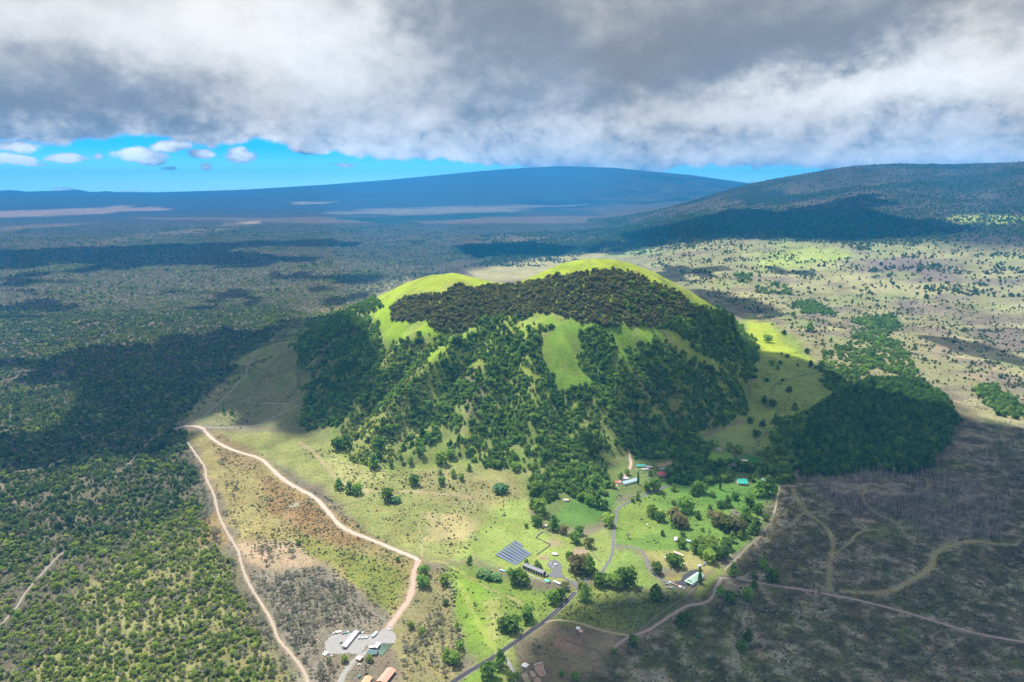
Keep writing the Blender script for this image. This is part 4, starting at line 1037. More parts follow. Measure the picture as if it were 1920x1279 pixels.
# ------------------------------------------------------------------ where woods grow: picture polygons -> ground, share of full density
VEG = {
 'brown': [([(727, 580), (760, 560), (850, 545), (900, 537), (940, 536), (1010, 530), (1020, 585), (960, 600), (900, 600), (880, 620), (815, 622), (800, 600), (735, 602)], 1.0),
           ([(985, 530), (1040, 516), (1100, 510), (1170, 513), (1210, 524), (1290, 560), (1330, 580), (1240, 612), (1130, 612), (1060, 602), (1020, 588)], .85)],
 'green': [([(1150, 522), (1230, 538), (1300, 564), (1375, 600), (1418, 650), (1414, 712), (1380, 712), (1310, 660), (1250, 618), (1180, 612)], 1.0),
           ([(545, 650), (600, 612), (660, 590), (705, 600), (728, 650), (722, 720), (690, 770), (640, 800), (570, 812), (562, 755), (590, 700), (560, 690)], .66),
           ([(720, 700), (750, 640), (800, 625), (850, 640), (850, 720), (840, 800), (790, 850), (730, 840), (700, 800)], .28),
           ([(840, 640), (900, 622), (1005, 622), (1022, 680), (1040, 735), (1010, 800), (990, 890), (950, 880), (890, 865), (840, 850), (820, 760)], .66),
           ([(1090, 625), (1130, 615), (1150, 640), (1150, 700), (1120, 720), (1090, 690)], .9),
           ([(1040, 730), (1130, 715), (1180, 660), (1225, 630), (1300, 670), (1380, 720), (1400, 765), (1375, 795), (1290, 815), (1280, 870), (1190, 865), (1130, 850), (1100, 875), (1030, 860), (1000, 890), (985, 800)], .68),
           ([(1000, 885), (1130, 860), (1120, 900), (1090, 930), (1000, 935)], .35), ([(1190, 860), (1300, 800), (1320, 870), (1260, 890), (1200, 872)], 1.0),
           ([(900, 570), (1000, 590), (1030, 620), (980, 640), (900, 625), (870, 620)], .35), ([(560, 600), (700, 560), (720, 580), (600, 640)], .25),
           ([(1000, 905), (1060, 895), (1130, 905), (1120, 930), (1060, 935), (1010, 930)], .5),
           ([(990, 900), (1110, 880), (1150, 905), (1140, 930), (1060, 940), (1000, 960)], .6),
           ([(1250, 870), (1330, 870), (1480, 860), (1490, 905), (1420, 912), (1380, 905), (1300, 910), (1255, 905)], .9), ([(1330, 866), (1450, 870), (1440, 850), (1340, 866)], .5),
           ([(1310, 832), (1345, 828), (1342, 845), (1315, 860), (1290, 860)], .7), ([(1365, 835), (1395, 840), (1390, 850), (1368, 846)], .8),
           ([(1450, 790), (1520, 770), (1560, 740), (1600, 720), (1560, 800), (1500, 860), (1480, 900), (1440, 870)], .75),
           ([(1540, 650), (1600, 645), (1640, 690), (1600, 720), (1560, 740), (1535, 690)], .36), ([(1640, 620), (1700, 650), (1720, 700), (1660, 700), (1610, 670), (1590, 610)], .36),
           ([(1500, 565), (1560, 560), (1580, 590), (1510, 590)], .5), ([(1680, 710), (1720, 700), (1730, 725), (1690, 722)], .5),
           ([(1820, 730), (1860, 720), (1900, 745), (1930, 790), (1880, 785), (1840, 755)], .5), ([(1430, 535), (1480, 525), (1520, 550), (1450, 548)], .5),
           ([(1360, 515), (1420, 515), (1400, 530), (1370, 528)], .7), ([(1460, 655), (1475, 660), (1500, 690)], .1),
           ([(1600, 600), (1680, 590), (1690, 620), (1640, 630)], .6), ([(1340, 700), (1400, 720), (1400, 700)], .3)],
 'dark': [([(1505, 890), (1490, 820), (1530, 770), (1580, 735), (1640, 708), (1720, 716), (1775, 750), (1795, 800), (1765, 845), (1745, 882), (1600, 893)], 1.0)],
 'bright': [([(640, 800), (700, 720), (740, 650), (800, 640), (820, 700), (790, 800), (760, 850), (690, 885), (640, 850)], .60), ([(120, 1290), (130, 1180), (200, 1080), (240, 1010), (330, 960), (370, 930), (395, 1000), (440, 1080), (480, 1190), (540, 1290)], .58),
            ([(-120, 1000), (100, 1010), (250, 990), (330, 950), (420, 1100), (560, 1320), (-120, 1320)], .38),
            ([(-120, 500), (560, 500), (800, 490), (640, 580), (480, 690), (340, 790), (360, 880), (360, 940), (250, 1000), (-120, 1060)], .13),
            ([(1200, 840), (1240, 835), (1260, 850)], .2)],
 'plain': [([(-120, 590), (500, 570), (560, 590), (420, 710), (330, 790), (350, 850), (380, 960), (300, 990), (-120, 1120)], .58),
           ([(-120, 430), (900, 420), (860, 520), (640, 575), (500, 600), (-120, 620)], .10), ([(1100, 400), (1990, 380), (1990, 450), (1600, 460), (1400, 445), (1080, 480)], .45), ([(1130, 405), (1300, 365), (1500, 325), (1650, 295), (1990, 290), (1990, 400), (1500, 400)], .22),
           ([(1200, 450), (1990, 450), (1990, 790), (1800, 740), (1560, 660), (1400, 590), (1250, 520)], .055), ([(1560, 450), (1990, 440), (1990, 560), (1750, 560), (1600, 500)], .16),
           ([(900, 440), (1200, 430), (1240, 480), (1100, 470), (1000, 500), (900, 500)], .25), ([(1290, 455), (1420, 455), (1420, 480), (1330, 500), (1280, 490)], .12)],
 'grey': [([(-120, 560), (520, 560), (640, 570), (480, 680), (330, 780), (350, 850), (-120, 960)], .50),
          ([(250, 840), (370, 850), (400, 940), (420, 1040), (490, 1150), (590, 1320), (-120, 1320), (-120, 960), (180, 930)], .66),
          ([(470, 1080), (600, 1065), (720, 1160), (720, 1185), (640, 1180), (605, 1200), (600, 1225), (640, 1250), (620, 1320), (590, 1300), (520, 1180)], .70),
          ([(760, 1150), (850, 1140), (870, 1230), (840, 1300), (745, 1300), (740, 1190)], .36), ([(400, 850), (470, 900), (440, 950), (470, 1000), (560, 1010), (520, 1050), (440, 1040), (400, 920)], .10),
          ([(-120, 420), (900, 420), (860, 520), (640, 575), (-120, 600)], .85), ([(700, 690), (760, 640), (800, 700), (760, 790), (720, 800)], .4),
          ([(1180, 560), (1300, 560), (1300, 600), (1180, 600)], .2), ([(1300, 560), (1400, 552), (1420, 575), (1340, 580)], .15),
          ([(1130, 1110), (1290, 1120), (1240, 1165), (1180, 1185), (1120, 1150)], .10), ([(1450, 900), (1960, 800), (1960, 1320), (1100, 1320), (1350, 1110)], .045)],
 'snag': [([(1500, 888), (1600, 897), (1750, 885), (1800, 890), (1900, 950), (1890, 1010), (1760, 1020), (1700, 1010), (1640, 980), (1570, 960), (1520, 930)], .75), ([(1560, 1000), (1680, 1000), (1740, 1040), (1700, 1090), (1580, 1090)], .12),
          ([(1780, 790), (1960, 800), (1960, 960), (1830, 930)], .14), ([(1520, 880), (1600, 890), (1700, 882), (1700, 905), (1520, 905)], .9)],
 'shrub': [([(400, 815), (560, 900), (780, 1050), (760, 1160), (600, 1060), (440, 1000)], .45), ([(560, 830), (900, 900), (1000, 930), (860, 1040), (790, 1030), (640, 930)], .22), ([(480, 870), (620, 960), (760, 1045), (700, 1050), (520, 960)], .5),
           ([(780, 1060), (860, 1060), (880, 1250), (760, 1260)], .5), ([(860, 1080), (1050, 1110), (980, 1190), (900, 1240)], .12), ([(1080, 1110), (1290, 1110), (1220, 1180), (1020, 1165)], .45),
           ([(1150, 930), (1460, 910), (1400, 1030), (1200, 1020)], .06), ([(1060, 1320), (1200, 1195), (1340, 1110), (1450, 950), (1960, 800), (1960, 1320)], .45), ([(360, 700), (560, 640), (560, 800), (400, 800)], .12),
           ([(1400, 600), (1990, 600), (1990, 800), (1560, 740)], .10), ([(960, 1210), (1100, 1210), (1050, 1300)], .04), ([(1420, 650), (1600, 730), (1500, 850), (1400, 850)], .07), ([(1230, 460), (1990, 460), (1990, 620), (1400, 600)], .10), ([(480, 1070), (760, 1160), (720, 1190), (560, 1190)], .5)],
}
# ground that has to stay clear: roads, yards, tracks, buildings
EX0, EXN, EXS = -1900, 1000, 4.0
EXC = np.zeros((EXN, EXN), bool)
def clear(q, rad):
    for x, y in q:
        n = int(rad//EXS)+1
        i, j = int((x-EX0)//EXS), int((y-300)//EXS)
        for a in range(-n, n+1):
            for b in range(-n, n+1):
                if 0 <= i+a < EXN and 0 <= j+b < EXN and (a*a+b*b)*EXS*EXS <= rad*rad+8: EXC[i+a, j+b] = True
for (nm, lb, pp, w, mk, sh_, shw), q in zip(ROADS, RLINES): clear(q, w*.5+3.5 if w > 4 else w*.5+2)
for (pp, w, c), q in zip(TRACKS, TLINES): clear(q, w*.5+1)
CLEARS = []
def clear_px(poly):
    x, y, z = at([p[0] for p in poly], [p[1] for p in poly]); wp = list(zip(x, y))
    xs = np.arange(min(x), max(x), EXS*.8); ys = np.arange(min(y), max(y), EXS*.8)
    gx, gy = np.meshgrid(xs, ys)
    ok = sdist(gx, gy, wp) > -1
    clear(np.stack([gx[ok], gy[ok]], 1), 3)
for poly in ([(600, 1182), (745, 1176), (750, 1235), (735, 1300), (660, 1300), (640, 1240), (600, 1232)], [(920, 1035), (965, 1008), (1010, 1036), (968, 1066)], [(970, 1050), (1066, 1048), (1080, 1105), (1030, 1100), (972, 1072)],
             [(1236, 1030), (1330, 1050), (1325, 1075), (1300, 1108), (1236, 1106)], [(1150, 862), (1262, 862), (1256, 900), (1200, 915), (1148, 912)], [(1335, 846), (1380, 846), (1375, 864), (1330, 864)], [(1395, 850), (1436, 858), (1440, 872), (1395, 872)],
             [(1380, 888), (1405, 888), (1408, 916), (1376, 916)], [(1425, 892), (1448, 892), (1448, 908), (1425, 908)], [(1258, 1002), (1300, 1005), (1298, 1020), (1258, 1018)], [(1050, 930), (1070, 930), (1070, 945), (1052, 945)], [(1012, 978), (1030, 978), (1030, 992), (1012, 992)],
             [(960, 1236), (1030, 1236), (1030, 1290), (960, 1290)], [(1074, 1172), (1098, 1172), (1098, 1192), (1074, 1192)], [(930, 1062), (952, 1062), (952, 1078), (930, 1078)], [(1340, 832), (1356, 832), (1356, 848), (1340, 848)], [(1388, 858), (1405, 858), (1405, 868), (1388, 868)]):
    clear_px(poly)
def wedge(r0, r1, sp):
    n = int(1.42*(r1*r1-r0*r0)/2/(sp*sp))
    r = np.sqrt(rng.uniform(r0*r0, r1*r1, n)); a = rng.uniform(-.71, .71, n)
    return r*np.sin(a), r*np.cos(a)
def thin(x, y, pr, d):
    """keep at most one plant per cell of size d (shuffled), so that crowns are spaced like trees"""
    key = (np.floor(x/d).astype(np.int64)*100003+np.floor(y/d).astype(np.int64))
    o = np.argsort(-pr+rng.uniform(0, .3, len(x)), kind='stable')
    _, u = np.unique(key[o], return_index=True)
    return o[u]
BANDS = [(600, 2900, 5.3, 1.0), (2900, 4800, 8.0, 1.15), (4800, 10500, 16.0, 1.9), (10500, 13200, 19.0, 1.5)]
ALL = {k: [] for k in VEG}
for r0, r1, sp, szf in BANDS:
    x, y = wedge(r0, r1, sp); z = gz(x, y)
    px, py, d = proj(x, y, z)
    ok = (px > -70) & (px < 1990) & (py < 1325)
    i, j = ((x-EX0)//EXS).astype(int), ((y-300)//EXS).astype(int)
    inb = (i >= 0) & (i < EXN) & (j >= 0) & (j < EXN)
    bad = np.zeros(len(x), bool); bad[inb] = EXC[i[inb], j[inb]]
    ok &= ~bad
    x, y, z, px, py, d = (q[ok] for q in (x, y, z, px, py, d))
    s_, _, _ = cone_s(x, y)
    w = np.clip(1700/d, .1, 2)
    jx_ = px+(fbm(x, y, 60, 4, 301)-.5)*44*w; jy_ = py+(fbm(x, y, 60, 4, 302)-.5)*26*w
    fq = sst(d, 3200, 5000); jx_ = jx_+fq*(fbm(x, y, 650, 4, 305)-.5)*190; jy_ = jy_+fq*(fbm(x, y, 650, 4, 306)-.5)*np.clip(1e5/d, 0, 22)
    yc = np.interp(x, _c[:, 0], _c[:, 1])
    behind = (s_ < 1.0) & (y > yc+25)
    cl_ = fbm(x, y, 55 if r0 < 3000 else 190, 4, 303); cl2 = fbm(x, y, 20, 3, 304)
    u = rng.uniform(0, 1, len(x)); taken = np.zeros(len(x), bool)
    for kk in ('dark', 'brown', 'green', 'snag', 'bright', 'plain', 'grey', 'shrub'):
        dn = np.zeros(len(x))
        for poly, v in VEG[kk]:
            m = sdist(jx_, jy_, poly) > 0
            dn = np.where(m, np.maximum(dn, v), dn)
        if kk == 'brown': dn[s_ > 1] = 0
        if kk in ('plain', 'grey'): dn[(s_ < 1.0) & (jy_ < 610)] = 0
        if kk == 'green':       # woods keep to the gullies, grass to the ribs
            thp = np.degrees(np.arctan2(y+(fbm(x, y, 260, 3, 43)-.5)*80*sst(-y, -2300, -1900)-CY, x-CX)) if False else np.degrees(np.arctan2(y-CY, x-CX))
            flp = np.abs(np.mod((thp+(fbm(x, y, 420, 3, 51)-.5)*16)/17.5+.27, 1)-.5)*2
            rib = sst(flp+(cl_-.5)*.9, .50, .92)*sst(s_, .30, .5)*(px > 715)*(px < 1260)
            dn = dn*(1-.72*rib)
        dn[behind] = 0
        thr = dn if kk in ('dark', 'snag') else np.where(dn > .8, dn, dn*np.where(dn < .2, np.where(cl_ > .57, 3.2, .4), np.clip(1+(cl_-.5)*5*(1.1-dn)+(cl2-.5)*2.2, 0, 3)))
        if kk in ('plain', 'bright') and r0 > 2800: thr = thr*.9
        pick = (~taken) & (u < thr) & (dn > 0)
        u = rng.uniform(0, 1, len(x))
        taken |= pick
        pi = np.where(pick)[0]
        if r0 < 2000 and kk != 'shrub':
            dd = {'snag': 5.0, 'dark': 5.2, 'green': 6.2, 'brown': 6.0}.get(kk, 5.0)
            pi = pi[thin(x[pi], y[pi], np.ones(len(pi)), dd)]
        if kk == 'shrub' and r0 > 4000: continue
        base = {'green': 1.12, 'bright': .66, 'grey': .74, 'brown': 1.0, 'dark': 1.12, 'plain': .78, 'snag': 1.0, 'shrub': .75}[kk]*szf
        sc_ = base*rng.lognormal(0, .30, len(pi))
        sc3 = np.column_stack([sc_, sc_*rng.uniform(.85, 1.15, len(pi)), sc_*rng.uniform(.85, 1.25, len(pi))*(.8 if r0 > 2800 else 1)])
        ALL[kk].append((x[pi], y[pi], z[pi], px[pi], py[pi], d[pi], sc3))
LBL = {'green': ('dark green trees covering the lower slopes of the cone', 'woods on the cone slopes'),
       'bright': ('sunlit yellow green trees of the woodland left of the dirt trail', 'yellow green trees of the left woodland'),
       'grey': ('grey half bare trees mixed through the dry woodland', 'grey half bare trees of the dry woodland'),
       'brown': ('brownish canopy trees on top of the cone', 'brownish canopy on top of the cone'),
       'dark': ('deep green trees of the dense square plantation right of the cone', 'trees of the dark plantation'),
       'plain': ('dull green trees dotted over the open plain and far woodland', 'dull green trees of the plain and far woods'),
       'snag': ('pale leafless trunks standing in the dark scrub below the plantation', 'dead trunks below the plantation'),
       'shrub': ('low brownish bushes scattered over scrub and pasture', 'low bushes of the scrub')}
WHERE = [ # picture areas used to say where an individual of a wood stands
 ((0, 1150, 200, 1300), 'in the bottom left corner of the woodland'), ((200, 1150, 400, 1300), 'at the bottom edge of the left woodland'), ((400, 1150, 600, 1300), 'beside the lower end of the narrow dirt trail'),
 ((0, 950, 250, 1150), 'beside the grey track at the left edge'), ((250, 950, 520, 1150), 'in the sunlit woodland left of the narrow dirt trail'), ((560, 1060, 760, 1190), 'in the dry wood above the gravel yard'), ((590, 1190, 680, 1300), 'left of the drive at the gravel yard'),
 ((740, 1120, 880, 1300), 'between the gravel yard and the asphalt road'), ((1060, 1180, 1300, 1300), 'in the dark scrub right of the paddock'), ((1300, 1120, 1960, 1300), 'in the dark scrub below the purple dirt road'), ((1300, 1000, 1500, 1120), 'where the purple dirt road bends'),
 ((1440, 890, 1960, 1120), 'in the dark scrub crossed by looping tracks'), ((1440, 680, 1600, 900), 'at the left side of the dark plantation'), ((1500, 700, 1960, 900), 'around the dark plantation'), ((1240, 830, 1500, 920), 'around the old houses'),
 ((1150, 900, 1480, 1080), 'in the green pasture'), ((980, 880, 1150, 960), 'below the cone near the green hollow'), ((640, 780, 840, 900), 'at the left foot of the cone'), ((840, 780, 1000, 900), 'at the front foot of the cone'), ((1000, 780, 1300, 900), 'on the shady slope above the houses'),
 ((500, 560, 720, 830), 'on the shaded left side of the cone'), ((720, 600, 1400, 830), 'on the front of the cone'), ((600, 480, 1450, 640), 'on top of the cone'), ((380, 800, 800, 1160), 'in the reddish scrub between the dirt roads'),
 ((780, 880, 1100, 1200), 'in the sunny grass between cone and solar panels'), ((1400, 440, 1960, 720), 'on the pale plain right of the cone'), ((0, 380, 700, 950), 'in the dark woodland left of the cone')]
def where(px, py):
    for (a, b, c_, d_), tx in WHERE:
        if a <= px < c_ and b <= py < d_:
            u, v = (px-a)/(c_-a), (py-b)/(d_-b)
            return tx+', '+('upper' if v < .36 else 'lower' if v > .66 else 'middle')+' '+('left' if u < .36 else 'right' if u > .66 else 'centre')+' part'
    return 'far out beyond the cone'
def short(lb):
    for cut in ((' the ', ' '), ('large ', ''), ('small ', ''), (' half bare', ''), (' narrow', ''), (' leafy', '')):
        if len(lb.replace(',', '').split()) > 16: lb = lb.replace(*cut)
    return lb
WORD = {'green': 'dark green leafy tree', 'bright': 'yellow green bushy tree', 'grey': 'grey twiggy half bare tree', 'brown': 'brownish green spreading tree', 'dark': 'slender deep green tree', 'plain': 'dull green rounded tree', 'snag': 'pale leafless trunk', 'shrub': 'low brownish bush'}
for kk, bands in ALL.items():
    x, y, z, px, py, d = (np.concatenate([b[i] for b in bands]) for i in range(6))
    s3 = np.concatenate([b[6] for b in bands])
    size = s3[:, 0]/d
    inside = (px > 4) & (px < 1916) & (py < 1275)
    # not hidden by the ground
    score = np.where(inside, size, 0)
    order = np.argsort(-score)
    nind = 300 if kk not in ('brown', 'dark') else 220
    ind = order[:nind]; rest = order[nind:]
    grp = LBL[kk][1]
    for q in ind:
        w = s3[q, 0]*KIND[kk][4]
        big_ = 'large ' if size[q] > np.median(size[ind])*1.18 else ('small ' if size[q] < np.median(size[ind])*.95 else '')
        plant(kk, x[q], y[q], w, short(big_+WORD[kk]+' '+where(px[q], py[q])), grp, s3[q, 2]/s3[q, 0], seed=int(q))
    P3 = np.column_stack([x, y, z-.1])[rest]
    scatter({'green': 'hillside_trees', 'bright': 'woodland_trees', 'grey': 'dry_trees', 'brown': 'koa_trees', 'dark': 'plantation_trees', 'plain': 'plain_trees', 'snag': 'dead_trunks', 'shrub': 'low_bushes'}[kk], kk, P3, s3[rest], LBL[kk][0], 'shrubs' if kk == 'shrub' else 'trees')
    print('VEG', kk, len(x))
# ------------------------------------------------------------------ landmark trees and bushes, each where it stands
MARKS = [(1003, 1072, 'the long veranda barn'), (966, 1038, 'the solar panel rows'), (942, 1070, 'the pale blue tank'), (1045, 1062, 'the round paved yard'), (1297, 1086, 'the green roofed hall'), (1262, 1098, 'the row of scrap vehicles'),
         (1278, 1011, 'the open white roofed shed'), (1271, 1037, 'the pink roofed trailer'), (1392, 903, 'the teal roofed house'), (1437, 900, 'the blue roofed shed'), (1241, 888, 'the red roofed white house'), (1184, 903, 'the long blue roofed house'),
         (1062, 938, 'the small white hut in the trees'), (1021, 985, 'the pink roofed hut'), (1150, 1020, 'the road fork in the pasture'), (1085, 1100, 'the ranch gate'), (982, 1250, 'the white hut by the pens'), (1085, 1183, 'the two white sheds by the paddock'),
         (1348, 1083, 'the bend of the purple dirt road'), (788, 1052, 'the end of the pale dirt road'), (680, 1200, 'the gravel yard'), (717, 1270, 'the red roofed works building'), (930, 1228, 'the gravel drive junction'), (640, 905, 'the grassy track at the cone foot'),
         (700, 870, 'the left ravine of the cone'), (840, 880, 'the middle ravine of the cone'), (1160, 870, 'the red dirt climb'), (1360, 855, 'the oval lawn'), (1440, 700, 'the stone wall on the meadow'), (1440, 620, 'the sunny strip of the meadow'),
         (1060, 960, 'the deep green hollow'), (1240, 980, 'the middle of the pasture'), (1390, 980, 'the right end of the pasture'), (1555, 1100, 'the grassy tracks in the dark scrub'), (1640, 800, 'the dark plantation'), (870, 1130, 'the bright green field')]
TREES = [ # picture x, y of the foot, crown width in picture points, kind
 (939, 922, 30, 'teal'), (1007, 924, 25, 'green'), (1012, 962, 30, 'green'), (1007, 984, 20, 'green'), (987, 989, 8, 'green'), (1039, 994, 27, 'green'), (1056, 1001, 18, 'brown'), (1087, 1003, 18, 'green'), (1078, 1017, 22, 'green'), (1104, 1026, 20, 'brown'), (1067, 1048, 15, 'green'),
 (1140, 985, 26, 'green'), (1082, 1074, 34, 'brown'), (1105, 1076, 32, 'green'), (1095, 1064, 28, 'brown'), (966, 1094, 32, 'green'), (984, 1098, 24, 'green'), (1036, 1130, 26, 'green'), (1050, 1122, 22, 'green'), (1060, 1106, 16, 'brown'), (1175, 1098, 36, 'green'), (1158, 1100, 30, 'green'), (1125, 1098, 26, 'green'), (1143, 1100, 24, 'green'),
 (1098, 1126, 30, 'green'), (1091, 1106, 18, 'bright'), (1231, 1075, 22, 'green'), (1262, 1062, 24, 'green'), (1275, 1064, 22, 'green'), (1254, 1052, 14, 'green'), (1222, 968, 24, 'green'), (1238, 977, 20, 'green'), (1285, 960, 32, 'green'), (1268, 985, 34, 'brown'), (1282, 990, 26, 'brown'), (1263, 946, 10, 'green'), (1308, 972, 15, 'green'), (1331, 957, 12, 'green'),
 (1332, 970, 15, 'brown'), (1345, 985, 30, 'brown'), (1365, 995, 34, 'brown'), (1385, 1000, 30, 'brown'), (1375, 982, 26, 'grey'), (1400, 985, 24, 'green'), (1417, 997, 26, 'green'), (1379, 937, 15, 'green'), (1364, 950, 20, 'green'), (1350, 952, 16, 'green'), (1404, 950, 28, 'green'), (1398, 968, 20, 'green'), (1420, 962, 20, 'green'), (1435, 976, 14, 'green'), (1440, 928, 34, 'green'), (1424, 930, 30, 'green'),
 (1336, 931, 12, 'green'), (1312, 924, 25, 'green'), (1300, 928, 20, 'green'), (1350, 918, 5, 'cypress'), (1263, 920, 13, 'green'), (1226, 918, 24, 'green'), (1212, 920, 18, 'green'), (1196, 937, 12, 'green'), (1186, 941, 9, 'green'), (1242, 1004, 10, 'plain'), (1177, 1009, 10, 'grey'), (1317, 996, 8, 'green'), (1278, 1027, 20, 'green'), (1280, 1006, 10, 'green'),
 (1302, 1035, 24, 'green'), (1316, 1027, 22, 'green'), (1334, 1032, 28, 'green'), (1344, 1047, 28, 'green'), (1330, 1054, 26, 'green'), (1357, 1043, 22, 'plain'), (1362, 1030, 24, 'green'), (1320, 1044, 24, 'green'), (1372, 1016, 18, 'green'), (1388, 1010, 16, 'green'),
 (1230, 1124, 28, 'green'), (1183, 1132, 24, 'dead'), (988, 1163, 28, 'green'), (960, 1182, 30, 'green'), (944, 1180, 24, 'green'), (937, 1250, 30, 'green'), (917, 1272, 32, 'green'), (961, 1282, 24, 'green'), (1275, 1174, 24, 'green'), (1290, 1162, 18, 'green'), (1350, 1117, 20, 'green'), (1368, 1129, 22, 'green'), (1402, 1124, 24, 'green'), (1413, 1106, 18, 'green'),
 (1374, 1082, 25, 'green'), (1413, 1082, 14, 'green'), (1447, 1090, 27, 'green'), (1429, 1064, 19, 'green'), (1187, 1208, 18, 'green'), (1308, 1194, 9, 'teal'), (1428, 1146, 16, 'dead'), (1413, 1042, 16, 'dead'), (1391, 1222, 22, 'green'), (1402, 1202, 22, 'green'), (1151, 1225, 10, 'green'), (1054, 1269, 12, 'green'), (1078, 1276, 16, 'green'),
 (794, 1079, 22, 'green'), (794, 1100, 24, 'green'), (833, 1095, 20, 'green'), (836, 1134, 12, 'green'), (771, 1178, 14, 'bright'), (790, 1191, 16, 'bright'), (838, 1240, 24, 'green'), (852, 1246, 26, 'green'), (862, 1216, 16, 'green'), (857, 1180, 14, 'green'), (879, 1058, 12, 'green'), (693, 1240, 14, 'bright'), (646, 1241, 14, 'bright'), (617, 1240, 9, 'bright'), (686, 1264, 18, 'grey'), (746, 1053, 9, 'green'),
 (632, 842, 24, 'green'), (648, 841, 24, 'green'), (701, 878, 26, 'green'), (709, 860, 16, 'green'), (712, 842, 26, 'green'), (668, 822, 14, 'bright'), (690, 827, 9, 'plain'), (735, 847, 9, 'bright'), (734, 877, 12, 'green'), (751, 860, 10, 'green'), (770, 870, 14, 'green'), (757, 871, 9, 'teal'), (788, 852, 17, 'green'), (828, 870, 25, 'green'), (846, 859, 18, 'green'), (826, 889, 10, 'green'), (828, 908, 16, 'green'), (850, 895, 15, 'green'),
 (865, 901, 14, 'green'), (880, 883, 13, 'green'), (844, 913, 6, 'green'), (850, 918, 7, 'green'), (778, 910, 22, 'green'), (635, 917, 19, 'green'), (656, 924, 22, 'green'), (670, 927, 22, 'green'), (728, 939, 26, 'green'), (742, 942, 20, 'teal'), (855, 938, 4, 'green'), (966, 882, 18, 'green'), (916, 1085, 24, 'teal'), (903, 1080, 24, 'teal'), (930, 1088, 22, 'teal'), (882, 1050, 9, 'green'),
 (1470, 628, 10, 'plain'), (1439, 642, 17, 'green'), (1425, 602, 14, 'grey'), (1518, 622, 19, 'green'), (1487, 593, 9, 'green'), (1487, 579, 8, 'green'), (1446, 686, 12, 'green'), (1458, 694, 10, 'green'), (1463, 683, 8, 'green'), (1437, 716, 9, 'green'), (1479, 736, 13, 'plain'), (1433, 756, 14, 'green'), (1449, 763, 15, 'green'), (1467, 716, 7, 'green'), (1513, 663, 11, 'plain'), (1520, 687, 11, 'plain'), (1539, 687, 13, 'green'), (1528, 652, 8, 'grey'),
 (1672, 611, 9, 'green'), (1558, 641, 8, 'plain'), (1638, 676, 9, 'plain'), (1407, 795, 15, 'green'), (1430, 800, 13, 'plain'), (1418, 820, 16, 'green'), (1490, 770, 16, 'plain'), (420, 776, 5, 'cypress'), (435, 778, 10, 'green'), (1311, 1092, 6, 'cypress'), (1313, 1096, 5, 'cypress'), (857, 645, 18, 'green'), (560, 1022, 10, 'green'), (548, 1043, 14, 'grey'), (500, 1060, 12, 'grey'),
 (987, 1060, 12, 'green'), (1006, 1066, 15, 'green'), (1012, 1070, 13, 'green'), (1196, 908, 5, 'cypress'), (1410, 1000, 20, 'green'), (1344, 840, 12, 'green'), (1366, 846, 12, 'green'), (1384, 850, 16, 'green'), (1360, 868, 8, 'green'), (1312, 862, 15, 'green'), (1331, 881, 20, 'green'), (1350, 880, 20, 'green'), (1372, 884, 18, 'grey'), (1403, 884, 18, 'green'), (1417, 900, 16, 'green'),
 (1255, 895, 22, 'green'), (1268, 886, 22, 'green'), (1164, 898, 12, 'green'), (1150, 915, 14, 'green'), (1176, 890, 12, 'green'), (1220, 892, 10, 'green'), (1120, 950, 24, 'green'), (1104, 944, 20, 'green'), (1135, 955, 18, 'green')]
tx, ty, tz = at([q[0] for q in TREES], [q[1] for q in TREES])
KW = {'green': 'dark green leafy tree', 'brown': 'brown tinged spreading tree', 'teal': 'pale blue green spreading bush', 'bright': 'bright yellow green tree', 'plain': 'olive green tree', 'grey': 'grey twiggy tree', 'dead': 'bleached leafless tree with sprawling limbs', 'cypress': 'narrow dark cypress'}
drafts = []
for (px, py, w, kk), x, y in zip(TREES, tx, ty):
    wm = w*math.hypot(y, CAMZ)/FPX*1.0
    mk = min(MARKS, key=lambda m: math.hypot(m[0]-px, (m[1]-py)*1.4))
    dx, dy = px-mk[0], (py-mk[1])*1.6
    dist = math.hypot(dx, dy)
    if dist < 14: rel = 'close beside '+mk[2]
    else:
        side = ('right of' if dx > 0 else 'left of') if abs(dx) > abs(dy) else ('in front of' if dy > 0 else 'behind')
        rel = (('just ' if dist < 34 else '' if dist < 70 else 'some way ')+side+' '+mk[2])
    sz = 'very small ' if w < 9 else 'small ' if w < 14 else 'large ' if w >= 28 else 'broad ' if w >= 23 else ''
    drafts.append([px, py, wm, kk, sz+KW[kk]+' '+rel, x, y])
byl = {}
for d_ in drafts: byl.setdefault(d_[4], []).append(d_)
ORD = ['leftmost', 'second from the left', 'third from the left', 'fourth from the left', 'fifth from the left', 'sixth from the left']
for lb, ds in byl.items():
    if len(ds) > 1:
        ds.sort(key=lambda q: q[0])
        for i, d_ in enumerate(ds):
            d_[4] = lb+', '+('rightmost' if i == len(ds)-1 else ORD[min(i, 5)])
for px, py, wm, kk, lb, x, y in drafts:
    ww = lb.split()
    lb = short(lb)
    plant(kk, x, y, wm, lb, 'landmark trees of the ranch', 1.0 if kk != 'teal' else .6, nm={'green': 'broadleaf_tree', 'teal': 'broad_bush', 'brown': 'spreading_tree', 'bright': 'light_green_tree', 'plain': 'olive_tree'}.get(kk))
